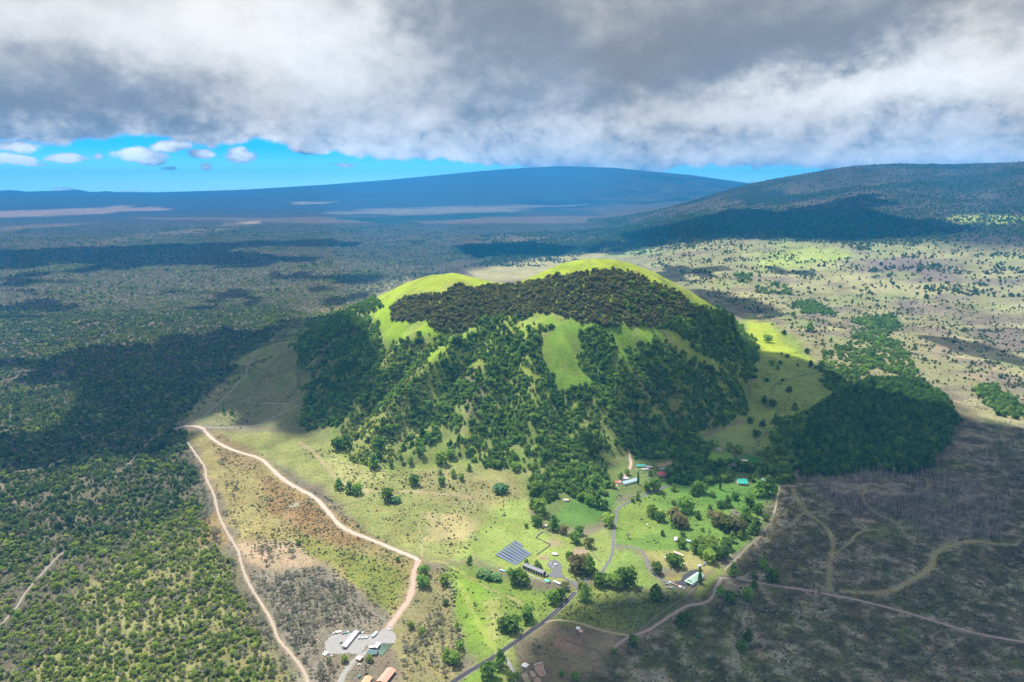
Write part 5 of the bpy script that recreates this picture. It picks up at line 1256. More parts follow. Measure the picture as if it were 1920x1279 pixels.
# ------------------------------------------------------------------ building kit
def P(name, c, r=.6, v=.08, sc_=.5, me_=0.): M[name] = mat_plain(name, c, r, v, sc_, me_)
P('white_paint', (.72, .72, .72)); P('cream_paint', (.62, .58, .50)); P('white_metal', (.68, .69, .71), .45); P('teal_roof', (.035, .34, .28), .5); P('green_roof', (.36, .52, .43), .5); P('blue_roof', (.32, .43, .50), .45)
P('grey_roof', (.20, .20, .215), .7); P('red_roof', (.50, .13, .12), .6); P('salmon_roof', (.62, .27, .20), .6); P('orange_roof', (.60, .30, .17), .6); P('pink_roof', (.62, .42, .38), .6); P('mauve_roof', (.38, .36, .42), .6)
P('glass', (.03, .04, .05), .15, .02); P('dark_gap', (.03, .03, .035), .9); P('red_paint', (.42, .09, .07)); P('rust', (.33, .15, .09), .9, .25); P('wood_grey', (.20, .175, .15), .95, .2); P('tank_blue', (.42, .60, .68), .4); P('tyre', (.02, .02, .02), .9)
P('car_white', (.75, .76, .78), .3); P('car_blue', (.10, .22, .40), .3); P('car_dark', (.05, .07, .10), .3); P('car_teal', (.10, .35, .36), .3); P('stone', (.17, .165, .17), .95, .25); P('white_stone', (.66, .65, .62), .9, .2); P('plant_row', (.10, .15, .06), 1, .4, 1.5); P('shade_cloth', (.10, .16, .17), .9, .2)
P('dirt_pen', (.33, .22, .17), 1, .2, .2); P('panel_blue', (.11, .14, .21), .18, .04); P('panel_frame', (.5, .5, .52), .4); P('concrete', (.36, .35, .33), .9, .15)
def bx(cx, cy, cz, sx, sy, sz_):
    v = [(cx+a*sx/2, cy+b*sy/2, cz+c*sz_/2) for a, b, c in ((-1, -1, -1), (1, -1, -1), (1, 1, -1), (-1, 1, -1), (-1, -1, 1), (1, -1, 1), (1, 1, 1), (-1, 1, 1))]
    return v, [(0, 3, 2, 1), (4, 5, 6, 7), (0, 1, 5, 4), (1, 2, 6, 5), (2, 3, 7, 6), (3, 0, 4, 7)]
def part(name, parts, mt, parent):
    v, f = joinvf(parts if isinstance(parts, list) else [parts])
    return link(name, mesh(name, v, f, M[mt]), parent)
def frame(p0, p1):
    x, y, z = at([p0[0], p1[0]], [p0[1], p1[1]])
    dx, dy = x[1]-x[0], y[1]-y[0]
    return (x[0]+x[1])/2, (y[0]+y[1])/2, min(z), math.atan2(dy, dx), math.hypot(dx, dy)
def building(name, label, cat, p0, p1, dep, hw, hr, wall, roof, wins=3, door=True, posts=0, over=.6, ridge='long', win_sides=True, group=None, chim=False):
    cx, cy, z, yaw, L = frame(p0, p1)
    cx, cy = cx-math.sin(yaw)*dep/2, cy+math.cos(yaw)*dep/2
    z = float(min(gz(cx+a*L/2*math.cos(yaw)-b*dep/2*math.sin(yaw), cy+a*L/2*math.sin(yaw)+b*dep/2*math.cos(yaw)) for a in (-1, 1) for b in (-1, 1)))
    zt = float(max(gz(cx+a*L/2*math.cos(yaw)-b*dep/2*math.sin(yaw), cy+a*L/2*math.sin(yaw)+b*dep/2*math.cos(yaw)) for a in (-1, 1) for b in (-1, 1)))
    e = empty(name, (cx, cy, z), yaw, label, cat, group)
    hw = hw+min(zt-z, 2.5)*.6
    part('foundation', bx(0, 0, -.4, L+.5, dep+.5, 1.4), 'concrete', e)
    l, d = L/2, dep/2
    if ridge == 'long':
        wv = [(-l, -d, .3), (l, -d, .3), (l, d, .3), (-l, d, .3), (-l, -d, hw), (l, -d, hw), (l, d, hw), (-l, d, hw), (-l, 0, hw+hr), (l, 0, hw+hr)]
        wf = [(0, 1, 5, 4), (2, 3, 7, 6), (1, 2, 6, 9, 5), (3, 0, 4, 8, 7), (0, 3, 2, 1), (4, 5, 9, 8), (6, 7, 8, 9)]
    else:
        wv = [(-l, -d, .3), (l, -d, .3), (l, d, .3), (-l, d, .3), (-l, -d, hw), (l, -d, hw), (l, d, hw), (-l, d, hw), (0, -d, hw+hr), (0, d, hw+hr)]
        wf = [(0, 1, 5, 8, 4), (2, 3, 7, 9, 6), (1, 2, 6, 5), (3, 0, 4, 7), (0, 3, 2, 1), (4, 8, 9, 7), (5, 6, 9, 8)]
    link('wall', mesh('wall', wv, wf, M[wall]), e)
    o_ = over; sl_ = hr/(d if ridge == 'long' else l); th = .28
    rf = []
    for s in (-1, 1):
        if ridge == 'long':
            a = [(-l-o_, s*(d+o_), hw-o_*sl_+.05), (l+o_, s*(d+o_), hw-o_*sl_+.05), (l+o_, 0, hw+hr+.05), (-l-o_, 0, hw+hr+.05)]
        else:
            a = [(s*(l+o_), -d-o_, hw-o_*sl_+.05), (s*(l+o_), d+o_, hw-o_*sl_+.05), (0, d+o_, hw+hr+.05), (0, -d-o_, hw+hr+.05)]
        rf.append((a+[(x, y, zz+th) for x, y, zz in a], [(0, 3, 2, 1), (4, 5, 6, 7), (0, 1, 5, 4), (1, 2, 6, 5), (2, 3, 7, 6), (3, 0, 4, 7)]))
    ro = part('roof', rf, roof, e)
    part('ridge_cap', bx(0, 0, hw+hr+.36, (2*l+2*o_) if ridge == 'long' else .5, .5 if ridge == 'long' else (2*d+2*o_), .14), roof, ro)
    if chim: part('chimney', bx(l*.4, d*.3, hw+hr+.3, 1, 1, 2.2), 'cream_paint', ro)
    def win(x, y, w, h, zc, ax):
        f = part('window', bx(x, y, zc, w if ax else .12, .12 if ax else w, h), 'white_paint' if wall != 'white_paint' else 'cream_paint', e)
        s = (1 if y > 0 else -1) if ax else (1 if x > 0 else -1)
        part('pane', bx(x+(0 if ax else s*.07), y+(s*.07 if ax else 0), zc, (w-.3) if ax else .06, .06 if ax else (w-.3), h-.3), 'glass', f)
    hz_ = hw*.55+.2; wh = min(1.5, hw*.42)
    for i in range(wins):
        x = -l+(i+.5)*2*l/wins
        if door and i == wins//2:
            dd_ = part('door', bx(x, -d-.05, .3+min(2.2, hw*.7)/2, 1.3, .14, min(2.2, hw*.7)), 'dark_gap', e)
            part('handle', bx(x+.45, -d-.15, 1.3, .1, .1, .25), 'white_metal', dd_)
        else: win(x, -d-.05, min(1.6, 1.2*l/wins), wh, hz_, True)
        if win_sides and wins > 1: win(x, d+.05, min(1.6, 1.2*l/wins), wh, hz_, True)
    if win_sides:
        for s in (-1, 1):
            win(s*(l+.05), -d*.4, min(1.5, d*.5), wh, hz_, False); win(s*(l+.05), d*.4, min(1.5, d*.5), wh, hz_, False)
    if posts:
        pz = hw*.86
        for i in range(posts):
            x = -l+i*2*l/(posts-1); part('post', bx(x, -d-3.2, pz/2, .45, .45, pz), 'white_paint', e)
        a = [(-l-o_, -d-3.9, pz-.1), (l+o_, -d-3.9, pz-.1), (l+o_, -d+.1, hw-.1), (-l-o_, -d+.1, hw-.1)]
        part('veranda_roof', (a+[(x, y, zz+.22) for x, y, zz in a], [(0, 3, 2, 1), (4, 5, 6, 7), (0, 1, 5, 4), (1, 2, 6, 5), (2, 3, 7, 6), (3, 0, 4, 7)]), roof, e)
        part('veranda_floor', bx(0, -d-1.9, .15, 2*l, 3.7, .3), 'concrete', e)
    return e
BL = building
b1 = BL('long_barn', 'long dark roofed barn with white posted bays beside the solar panels', 'building', (980, 1066.5), (1018, 1082), 9, 7.6, 1.6, 'dark_gap', 'grey_roof', 0, False, 0, .5)  # near-black wall stands in for the shade inside the open bays
Lb = frame((980, 1066.5), (1018, 1082))[4]
for i in range(9): part('post', bx(-Lb/2+.3+i*(Lb-.6)/8, -4.9, 3.9, .75, .6, 7.4), 'white_paint', b1)
part('rail', [bx(0, -4.85, zz, Lb, .3, .35) for zz in (1.2, 7.3)], 'white_paint', b1)
for i in range(8): part('window', bx(-Lb/2+.3+(i+.5)*(Lb-.6)/8, -4.55, 5.2, (Lb-.6)/8-1.6, .12, 2.2), 'glass', b1)
part('annex', bx(26, 1.5, 1.8, 8, 8, 3.6), 'stone', b1)
b2 = BL('long_hall', 'long hall with pale green roof and mauve front porch at the asphalt car park', 'building', (1286, 1093), (1299, 1099), 36, 6.0, 3.6, 'white_paint', 'green_roof', 3, True, 4, .8, 'cross')
BL('veranda_house', 'teal roofed two level white house at the top of the lawn', 'house', (1384, 909), (1401, 910), 17, 7.2, 5.2, 'white_paint', 'teal_roof', 5, True, 5, .9, 'long', chim=True)
BL('shed', 'blue roofed shed with mauve lean-to right of the teal roofed house', 'shed', (1428, 902), (1443, 903), 10, 4.0, 2.0, 'wood_grey', 'blue_roof', 3, True, 4, .5)
BL('house', 'white house with red roof and porch below the cone trees', 'house', (1234, 893), (1249, 894), 12, 6.0, 3.6, 'white_paint', 'red_roof', 5, True, 5, .8, 'long', chim=True)
BL('shed', 'low pale blue roofed shed behind the red roofed white house', 'shed', (1237, 882), (1249, 882), 6, 2.8, 1.0, 'wood_grey', 'blue_roof', 2, True)
BL('house', 'teal roofed low white house beside the terraced garden', 'house', (1194, 876), (1210, 877), 9, 3.6, 2.2, 'white_paint', 'teal_roof', 5, True, 0, .7)
BL('shed', 'small white roofed shed in front of the low teal roofed house', 'shed', (1203, 882), (1216, 882), 4, 2.6, .8, 'cream_paint', 'white_metal', 2, True)
BL('shed', 'flat mauve roofed shed beside the low teal roofed house', 'shed', (1211, 878), (1223, 879), 8, 2.8, .5, 'wood_grey', 'mauve_roof', 3, True)
BL('house', 'long pale blue roofed white house at the village edge', 'house', (1170, 911), (1198, 904), 13, 4.2, 3.0, 'white_paint', 'blue_roof', 7, True, 0, .8, 'long', chim=True)
BL('hut', 'tiny coral red roofed hut left of the long blue roofed house', 'hut', (1153, 907), (1160, 908), 7, 2.8, 2.0, 'white_paint', 'red_roof', 1, False)
BL('hut', 'small cream and white shed behind the long blue roofed house', 'hut', (1168, 900), (1178, 899), 5, 2.6, 1.0, 'cream_paint', 'white_metal', 2, True)
BL('hut', 'red and white hut hidden among dark trees below the cone', 'hut', (1057, 941), (1066, 941), 7, 3.2, 1.8, 'white_paint', 'pink_roof', 2, True)
BL('hut', 'pink roofed white hut beside the round dark tree', 'hut', (1017, 989), (1026, 989), 7, 3.4, 1.8, 'white_paint', 'pink_roof', 2, True)
BL('shed', 'grey white roofed cabin right of the oval lawn', 'shed', (1391, 866), (1402, 867), 8, 3.2, 1.2, 'wood_grey', 'cream_paint', 3, True)
BL('house', 'dark roofed white cottage above the oval lawn', 'house', (1343, 844), (1352, 845), 8, 3.6, 2.4, 'white_paint', 'grey_roof', 3, True)
BL('shed', 'white roofed cottage half hidden in the trees left of the teal roofed house', 'shed', (1349, 888), (1356, 888), 6, 3.0, 1.2, 'white_paint', 'white_metal', 2, True)
BL('open_shed', 'white roofed half of the open sided shed in the pasture', 'shed', (1264, 1014), (1279, 1016), 9, 3.6, 1.2, 'wood_grey', 'white_metal', 4, True, 5, .4)
BL('open_shed', 'dark roofed low half of the open sided shed in the pasture', 'shed', (1280, 1015.5), (1294, 1018), 6, 2.6, .8, 'dark_gap', 'blue_roof', 3, True)
BL('long_trailer', 'long pink roofed stable trailer on the mown grass', 'trailer', (1262.5, 1038), (1279.5, 1044.5), 4.5, 3.0, .5, 'rust', 'pink_roof', 6, True)
BL('white_hut', 'square white roofed hut beside the brown pens', 'hut', (978.5, 1251.5), (986.5, 1255), 7.5, 3.0, 1.0, 'cream_paint', 'white_paint', 2, True)
BL('hut', 'left white roofed shed in the bushes right of the paddock', 'hut', (1080, 1181.5), (1086, 1183), 5.5, 2.8, .9, 'cream_paint', 'white_paint', 2, True)
BL('hut', 'pinkish white roofed shed, lower one of the pair right of the paddock', 'hut', (1085, 1186.5), (1091, 1188), 5, 2.6, .9, 'cream_paint', 'pink_roof', 2, True)
BL('long_shed', 'very long white roofed shed standing in the gravel yard', 'shed', (641.5, 1216), (649, 1217.5), 40, 3.6, 1.0, 'mauve_roof', 'white_metal', 2, True, 0, .4, 'cross')
BL('shed', 'white stepped roof shed at the nursery rows in the gravel yard', 'shed', (700, 1218), (707, 1219.5), 12, 4.0, .9, 'wood_grey', 'white_metal', 2, True, 0, .4, 'cross')
BL('shed', 'small flat white roofed shed beside the stepped one', 'shed', (692, 1216.5), (699, 1217), 4, 2.8, .5, 'wood_grey', 'white_metal', 2, True)
BL('greenhouse', 'dark shade cloth greenhouse in the gravel yard', 'greenhouse', (688, 1229), (706, 1230), 9, 3.0, 1.4, 'shade_cloth', 'shade_cloth', 4, True)
BL('hut', 'pink roofed hut at the lower entry of the gravel yard', 'hut', (667, 1238.5), (675, 1241.5), 8, 3.2, 1.4, 'rust', 'pink_roof', 2, True, 0, .5)
BL('works_building', 'big salmon red roofed building at the bottom edge of the photo', 'building', (707, 1283), (722, 1287), 30, 5.0, 2.4, 'dark_gap', 'salmon_roof', 3, True, 0, .8, 'cross')
BL('works_building', 'orange roofed building left of the big salmon red roof', 'building', (676, 1287), (689, 1289), 17, 4.0, 1.6, 'cream_paint', 'orange_roof', 2, True, 0, .6, 'cross')
BL('site_trailer', 'white box trailer parked alone at the top of the gravel yard', 'trailer', (696.5, 1195.5), (700, 1196.5), 13, 3.2, .3, 'white_metal', 'white_metal', 1, True, 0, .15, 'cross')
BL('site_trailer', 'white narrow trailer left of the ranch gate', 'trailer', (1037, 1092.5), (1049.5, 1098), 3.4, 2.8, .3, 'white_metal', 'white_paint', 4, True, 0, .2)
BL('kiosk', 'pale green roofed kiosk beside the white narrow trailer', 'hut', (1021, 1091), (1028, 1094), 6, 2.8, 1.2, 'cream_paint', 'teal_roof', 2, True)
BL('kiosk', 'small pale green box hut left of the big brown tree', 'hut', (1068, 1072), (1072, 1073), 4, 3.0, .8, 'white_paint', 'green_roof', 1, False)
BL('pavilion', 'small white roofed pavilion on the lawn behind the paved yard', 'hut', (1035, 1041), (1044, 1042.5), 6, 2.6, 1.4, 'dark_gap', 'white_metal', 2, False)
BL('shed', 'white roofed sliver of a shed between the teal house and blue shed', 'shed', (1418, 889), (1424, 890), 4, 2.6, .8, 'wood_grey', 'white_metal', 1, False)
# ------------------------------------------------------------------ vehicles
def vehicle(px, py, yaw, L, paint, label, kind='car', group=None):
    x, y, z = at1(px, py)
    e = empty({'car': 'parked_car', 'truck': 'parked_truck', 'van': 'parked_van'}[kind], (x, y, z+.22), yaw, label, {'car': 'car', 'truck': 'truck', 'van': 'van'}[kind], group)
    w = L*.40; h = {'car': 1.5, 'truck': 2.4, 'van': 2.1}[kind]
    def prism(pr, w_):
        n = len(pr); v = [(a, -w_/2, b) for a, b in pr]+[(a, w_/2, b) for a, b in pr]
        return v, [tuple(range(n-1, -1, -1)), tuple(range(n, 2*n))]+[(i, (i+1) % n, n+(i+1) % n, n+i) for i in range(n)]
    if kind == 'truck':
        part('body', prism([(L*.18, .5), (L*.5, .5), (L*.5, h*.55), (L*.42, h*.6), (L*.36, h), (L*.18, h)], w), paint, e)
        part('cargo_bed', bx(-L*.17, 0, h*.5, L*.64, w, h*.34), 'wood_grey' if paint != 'car_white' else 'white_metal', e)
        part('windscreen', prism([(L*.425, h*.62), (L*.43, h*.62), (L*.372, h*.95), (L*.366, h*.95)], w*.85), 'glass', e)
    else:
        r0 = .5 if kind == 'car' else .5
        top = [(-L*.48, h*.58), (-L*.40, h), (L*.16, h), (L*.30, h*.62)] if kind == 'car' else [(-L*.49, h*.95), (-L*.46, h), (L*.30, h), (L*.41, h*.6)]
        part('body', prism([(-L*.5, .35), (L*.5, .35), (L*.5, h*.5)]+[(L*.32, h*.6)]+[(-L*.49, h*.6)], w), paint, e)
        part('cabin', prism([(q[0]*.97, q[1]) for q in top], w*.86), 'glass', e)
        part('roof', bx(-L*.12, 0, h+.02, L*.52, w*.84, .08), paint, e)
    for sx in (-.32, .32):
        for sy in (-1, 1):
            v = []; n = 8
            for yy in (sy*w*.5-.12, sy*w*.5+.12):
                for i in range(n): v.append((L*sx+.36*math.cos(i*2*math.pi/n), yy, .34+.36*math.sin(i*2*math.pi/n)))
            part('wheel', (v, [tuple(range(n-1, -1, -1)), tuple(range(n, 2*n))]+[(i, (i+1) % n, n+(i+1) % n, n+i) for i in range(n)]), 'tyre', e)
    return e
gy_ = 'vehicles parked in the gravel yard'
for i, (px, tx_) in enumerate(((674.5, 'leftmost of four white vans in the gravel yard'), (679.3, 'second from left of four white vans in the gravel yard'), (684.2, 'third from left of four white vans in the gravel yard'), (688.6, 'rightmost of four white vans in the gravel yard'))):
    vehicle(px, 1197-i*.3, R(68), 6.6, 'car_white', tx_, 'van', gy_)
vehicle(670.5, 1187.5, R(80), 5, 'car_dark', 'dark car at the tree edge, nearest to the very long shed', 'car', gy_)
vehicle(675, 1187.5, R(80), 5, 'car_dark', 'dark car at the tree edge, further from the very long shed', 'car', gy_)
vehicle(680, 1187, R(85), 5, 'car_white', 'white car at the tree edge right of two dark cars', 'car', gy_)
vehicle(731, 1181, R(85), 6, 'car_white', 'white van at the upper entry of the gravel yard', 'van', gy_)
vehicle(646, 1188, R(10), 9, 'car_teal', 'teal truck behind the top end of the very long shed', 'truck', gy_)
vehicle(652.5, 1185.5, R(80), 5, 'car_white', 'white car right beside the teal truck', 'car', gy_)
vehicle(635, 1186, R(5), 10, 'car_white', 'white flatbed truck left of the teal truck', 'truck', gy_)
vehicle(626, 1189, R(60), 5.5, 'car_white', 'white van at the far left of the yard tree edge', 'van', gy_)
vehicle(640, 1206, R(70), 5.0, 'car_dark', 'dark car tucked left of the very long shed', 'car', gy_)
vehicle(673.5, 1247, R(20), 5.0, 'car_white', 'white car just below the pink roofed hut', 'car', gy_)
vehicle(675, 1269, R(75), 6.0, 'car_teal', 'pale teal van beside the orange roofed building', 'van', gy_)
rv_ = 'vehicles around the ranch'
vehicle(1320, 852.5, R(-15), 8, 'car_white', 'white van left of the oval lawn', 'van', rv_)
vehicle(1360.5, 848.5, R(0), 5, 'car_white', 'white car at the upper rim of the oval lawn', 'car', rv_)
vehicle(1418.5, 865, R(-20), 5.5, 'car_blue', 'left one of two blue cars on the deep green lawn', 'car', rv_)
vehicle(1422.5, 865.7, R(-20), 5.5, 'car_blue', 'right one of two blue cars on the deep green lawn', 'car', rv_)
vehicle(1320, 1060, R(40), 8, 'car_blue', 'blue and white truck behind the white tank tower', 'truck', rv_)
vehicle(1323, 1056, R(40), 6, 'car_white', 'white van behind the blue truck', 'van', rv_)
vehicle(1251, 1096, R(-25), 8, 'car_teal', 'teal truck at the left end of the scrap vehicles', 'truck', rv_)
vehicle(1257, 1093.5, R(-30), 8, 'car_white', 'white van second in the row of scrap vehicles', 'van', rv_)
vehicle(1263, 1096, R(-30), 9, 'red_paint', 'red truck in the middle of the scrap vehicles', 'truck', rv_)
vehicle(1269, 1098.5, R(-30), 9, 'red_paint', 'rusty red truck right of the middle of the scrap vehicles', 'truck', rv_)
vehicle(1277, 1102, R(-30), 11, 'car_white', 'long white van at the right end of the scrap vehicles', 'van', rv_)
vehicle(1256, 1103, R(-15), 12, 'car_teal', 'long teal flatbed truck below the row of scrap vehicles', 'truck', rv_)
vehicle(1248, 1047, R(-40), 7, 'car_white', 'white van at the left edge of the dark tree clump', 'van', rv_)
vehicle(1253, 1050, R(-40), 6, 'car_white', 'white car half under the dark tree clump', 'car', rv_)
vehicle(1278, 1051, R(-20), 6, 'car_white', 'white van at the upper right of the dark tree clump', 'van', rv_)
vehicle(1283, 1059, R(-20), 7, 'car_white', 'white van at the lower right of the dark tree clump', 'van', rv_)
vehicle(1311, 1094.5, R(30), 4.5, 'car_white', 'white car at the foot of the cypresses behind the hall', 'car', rv_)
# ------------------------------------------------------------------ solar rows
A0, B0, C0, D0 = (929, 1041), (967.4, 1060.5), (1001, 1036.6), (966.5, 1013.4)
ords = ['nearest', 'second nearest', 'third nearest', 'fourth nearest', 'fourth farthest', 'third farthest', 'second farthest', 'farthest, short']
pm = None
for i in range(8):
    f_ = (i+.25)/7.7
    p0 = (A0[0]+(D0[0]-A0[0])*f_, A0[1]+(D0[1]-A0[1])*f_); p1 = (B0[0]+(C0[0]-B0[0])*f_, B0[1]+(C0[1]-B0[1])*f_)
    if i == 7: p1 = (p0[0]+(p1[0]-p0[0])*.45, p0[1]+(p1[1]-p0[1])*.45)
    cx, cy, z, yaw, L = frame(p0, p1)
    e = empty('solar_panel_row', (cx, cy, z), yaw, ords[i]+' row of blue grey solar panels beside the long barn', 'solar panels', 'rows of solar panels')
    n = 14 if i < 7 else 6
    if pm is None or i == 7 or True:
        pw = L/n
        tl = R(16); hh = 2.6
        v, f = bx(0, 0, 0, pw-.10, 4.6, .08)
        v = [(a, b*math.cos(tl)-c*math.sin(tl), b*math.sin(tl)+c*math.cos(tl)) for a, b, c in v]
        pm = mesh('panel', v, f, M['panel_blue'])
    for k in range(n): link('panel', pm, e, (-L/2+(k+.5)*pw, 0, 1.9))
    part('rail', [bx(0, s*1.7, 1.9+s*1.7*math.tan(tl)-.15, L, .15, .12) for s in (-1, 1)], 'panel_frame', e)
    for k in range(5): part('post', bx(-L/2+(k+.5)*L/5, 0, .75, .18, .18, 2.3), 'panel_frame', e)
# ------------------------------------------------------------------ tanks, stones, poles
def cyl(cx, cy, z0, r, h, n=14, top=None, r2=None):
    r2 = r if r2 is None else r2
    v = [(cx+r*math.cos(i*2*math.pi/n), cy+r*math.sin(i*2*math.pi/n), z0) for i in range(n)]+[(cx+r2*math.cos(i*2*math.pi/n), cy+r2*math.sin(i*2*math.pi/n), z0+h) for i in range(n)]
    return v, [tuple(range(n-1, -1, -1)), tuple(range(n, 2*n))]+[(i, (i+1) % n, n+(i+1) % n, n+i) for i in range(n)]
def tank(px, py, r, h, mt, label, legs=0.0, cone_=1.0):
    x, y, z = at1(px, py); e = empty('water_tank', (x, y, z), 0, label, 'tank')
    part('drum', cyl(0, 0, legs, r, h), mt, e); part('lid', cyl(0, 0, legs+h+.01, r*1.04, cone_, 14, None, .1), mt, e)
    if legs:
        for a in range(4): part('leg', bx(r*.7*math.cos(a*1.571+.78), r*.7*math.sin(a*1.571+.78), legs/2, .35, .35, legs), 'wood_grey', e)
tank(1312, 1068, 3.4, 3.0, 'white_metal', 'white tank with pointed cap on a tall stand behind the green roofed hall', 5.0, 3.4)
for i, (px, py, tx_) in enumerate(((607, 1228, 'lower left'), (610, 1224.5, 'upper left'), (613.5, 1226, 'right'), (610, 1229.5, 'lower right'))): tank(px, py, 2.0, 2.2, 'white_metal', tx_+' one of four white round tanks at the left end of the gravel yard', 0, .5)
tank(622, 1231, 1.3, 1.6, 'white_metal', 'small lone white tank below the left end of the gravel yard', 0, .4)
tank(626, 1063, 1.3, 1.6, 'white_metal', 'small white water tank in the dry scrub between the dirt roads', 0, .4) if False else None
tank(1213, 984, 1.8, 1.4, 'white_metal', 'lone white water trough tank in the bright part of the pasture', 0, .3)
tank(1391, 1188, 3.0, 1.6, 'tank_blue', 'pale blue tank in the dark scrub below the purple dirt road', 0, .5) if False else None
x, y, z = at1(942, 1071.5)
e = empty('fuel_tank', (x, y, z+1.6), R(-28), 'pale blue lying cylinder tank on the grass near the solar panels', 'tank')
v, f = cyl(0, 0, -5.5, 1.7, 11, 16); part('drum', ([(c, a, b) for a, b, c in v], f), 'tank_blue', e)
for s in (-1, 1): part('saddle', bx(s*3.2, 0, -1.6, .6, 2.6, 1.0), 'concrete', e)
def boulder(px, py, r, label, group=None):
    x, y, z = at1(px, py); rs = np.random.default_rng(int(px*10)); v = []; f = []
    nlat, nlon = 4, 7
    v.append((0, 0, r*.9))
    for i in range(1, nlat):
        for j in range(nlon):
            th_, ph = math.pi*i/nlat, 2*math.pi*j/nlon; q = r*rs.uniform(.75, 1.15)
            v.append((q*math.sin(th_)*math.cos(ph), q*math.sin(th_)*math.sin(ph), q*math.cos(th_)*.8))
    v.append((0, 0, -r*.7)); b = len(v)-1
    for j in range(nlon):
        f.append((0, 1+j, 1+(j+1) % nlon)); f.append((b, b-nlon+(j+1) % nlon, b-nlon+j))
        for i in range(nlat-2): a = 1+i*nlon; f.append((a+j, a+nlon+j, a+nlon+(j+1) % nlon, a+(j+1) % nlon))
    o = link('boulder', mesh('boulder', v, f, M['white_stone']), None, (x, y, z+r*.4)); tag(o, label, 'boulder', group)
for px, py, r, tx_ in ((1041.5, 1060, 3.0, 'biggest white boulder inside the ring of the paved yard'), (1043.5, 1058.5, 1.8, 'white boulder just right of the biggest one in the paved yard'), (1037, 1064, 1.3, 'small white boulder at the lower rim of the paved yard'), (1046.5, 1053, 1.2, 'lone white boulder at the upper right rim of the paved yard'),
                     (1032, 1057, 1.4, 'white boulder at the left rim of the paved yard'), (1031, 1060, 1.1, 'small white boulder below the one at the left rim'), (1034.5, 1055.5, 1.1, 'small white boulder at the upper left of the paved yard')): boulder(px, py, r, tx_, 'white boulders of the paved yard')
x, y, z = at1(1408, 911)
e = empty('utility_pole', (x, y, z), 0, 'tall white pole right of the teal roofed house', 'pole'); part('shaft', cyl(0, 0, 0, .35, 14, 8, None, .2), 'white_metal', e); part('crossarm', bx(0, 0, 13.2, 2.4, .2, .25), 'wood_grey', e)
# ------------------------------------------------------------------ walls, fences, hedges, nursery rows
def wall_line(name, label, pp, w, h, mt, cat, step=3.0, px_pts=True, posts=False, rag=.0, group=None):
    q = world_line(pp, step) if len(pp) > 2 else None
    if q is None or len(q) < 2:
        x, y, z = at([p[0] for p in pp], [p[1] for p in pp]); n = max(2, int(math.hypot(x[1]-x[0], y[1]-y[0])/step)); q = np.column_stack([np.linspace(x[0], x[-1], n+1), np.linspace(y[0], y[-1], n+1)])
    T = np.gradient(q, axis=0); T /= np.linalg.norm(T, axis=1)[:, None]+1e-9; Nn = np.stack([-T[:, 1], T[:, 0]], 1)
    z = gz(q[:, 0], q[:, 1]); o0 = np.array([q[0, 0], q[0, 1], z[0]])
    e = empty(name, o0, 0, label, cat, group)
    hh = h*(1+(fbm(np.arange(len(q))*1.0, np.zeros(len(q)), 2.5, 2, len(q))-.5)*rag)
    if not posts:
        v = []; f = []
        for i in range(len(q)):
            for s, zz in ((-1, -.4), (-.8, hh[i]), (.8, hh[i]), (1, -.4)): v.append((q[i, 0]+Nn[i, 0]*w/2*s-o0[0], q[i, 1]+Nn[i, 1]*w/2*s-o0[1], z[i]+zz-o0[2]))
        for i in range(len(q)-1):
            for j in range(3): f.append((i*4+j, i*4+j+1, i*4+j+5, i*4+j+4))
        f += [(3, 2, 1, 0), tuple(len(v)-4+k for k in range(4))]
        link('wall_body' if 'wall' in name else 'body', mesh('body', v, f, M[mt]), e)
    else:
        v = []; f = []
        for lv in (h*.45, h*.72, h):
            k = len(v)
            for i in range(len(q)):
                for s, zz in ((-1, 0), (-1, .18), (1, .18), (1, 0)): v.append((q[i, 0]+Nn[i, 0]*w/2*s-o0[0], q[i, 1]+Nn[i, 1]*w/2*s-o0[1], z[i]+lv-.18+zz-o0[2]))
            for i in range(len(q)-1):
                for j in range(4): a = k+i*4+j; b = k+i*4+(j+1) % 4; f.append((a, b, b+4, a+4))
        link('rail', mesh('rail', v, f, M[mt]), e)
        pmx = mesh('post', *bx(0, 0, h/2, .28, .28, h+.3), M[mt])
        for i in range(len(q)): link('post', pmx, e, (q[i, 0]-o0[0], q[i, 1]-o0[1], z[i]-o0[2]))
    return e
WL = wall_line
WL('stone_wall', 'dark dry stone wall winding across the shaded meadow right of the cone', [(1545, 697), (1510, 703), (1478, 711), (1465, 715), (1452, 722), (1447, 738), (1445, 750), (1438, 762)], 2.2, 1.8, 'stone', 'wall', 3, rag=.5)
WL('stone_wall', 'lower dark stone wall running straight down the shaded meadow', [(1430, 782), (1427, 800), (1424, 815), (1420, 830)], 1.8, 1.6, 'stone', 'wall', 3, rag=.5)
WL('garden_wall', 'zigzag dark wall on the lawn above the solar panels', [(1019, 998), (1012, 1002), (1005, 1008), (1005.5, 1008.5)], 1.0, 1.8, 'stone', 'wall', 2)
WL('garden_wall', 'diagonal part of the dark lawn wall between its two bends', [(1005, 1008.3), (1032, 1022)], 1.0, 1.8, 'stone', 'wall', 2)
WL('garden_wall', 'lower part of the dark lawn wall leading back to the solar panels', [(1032, 1022.5), (1006, 1041)], 1.0, 1.8, 'stone', 'wall', 2)
WL('retaining_wall', 'long grey retaining wall in front of the long barn', [(968, 1066), (1024, 1094)], 2.0, 1.2, 'concrete', 'wall', 3)
WL('stone_wall', 'stone wall along the asphalt road below the ranch gate', [(1085, 1108), (1060, 1132), (1030, 1160), (1022, 1168)], 1.2, .9, 'stone', 'wall', 3, rag=.4)
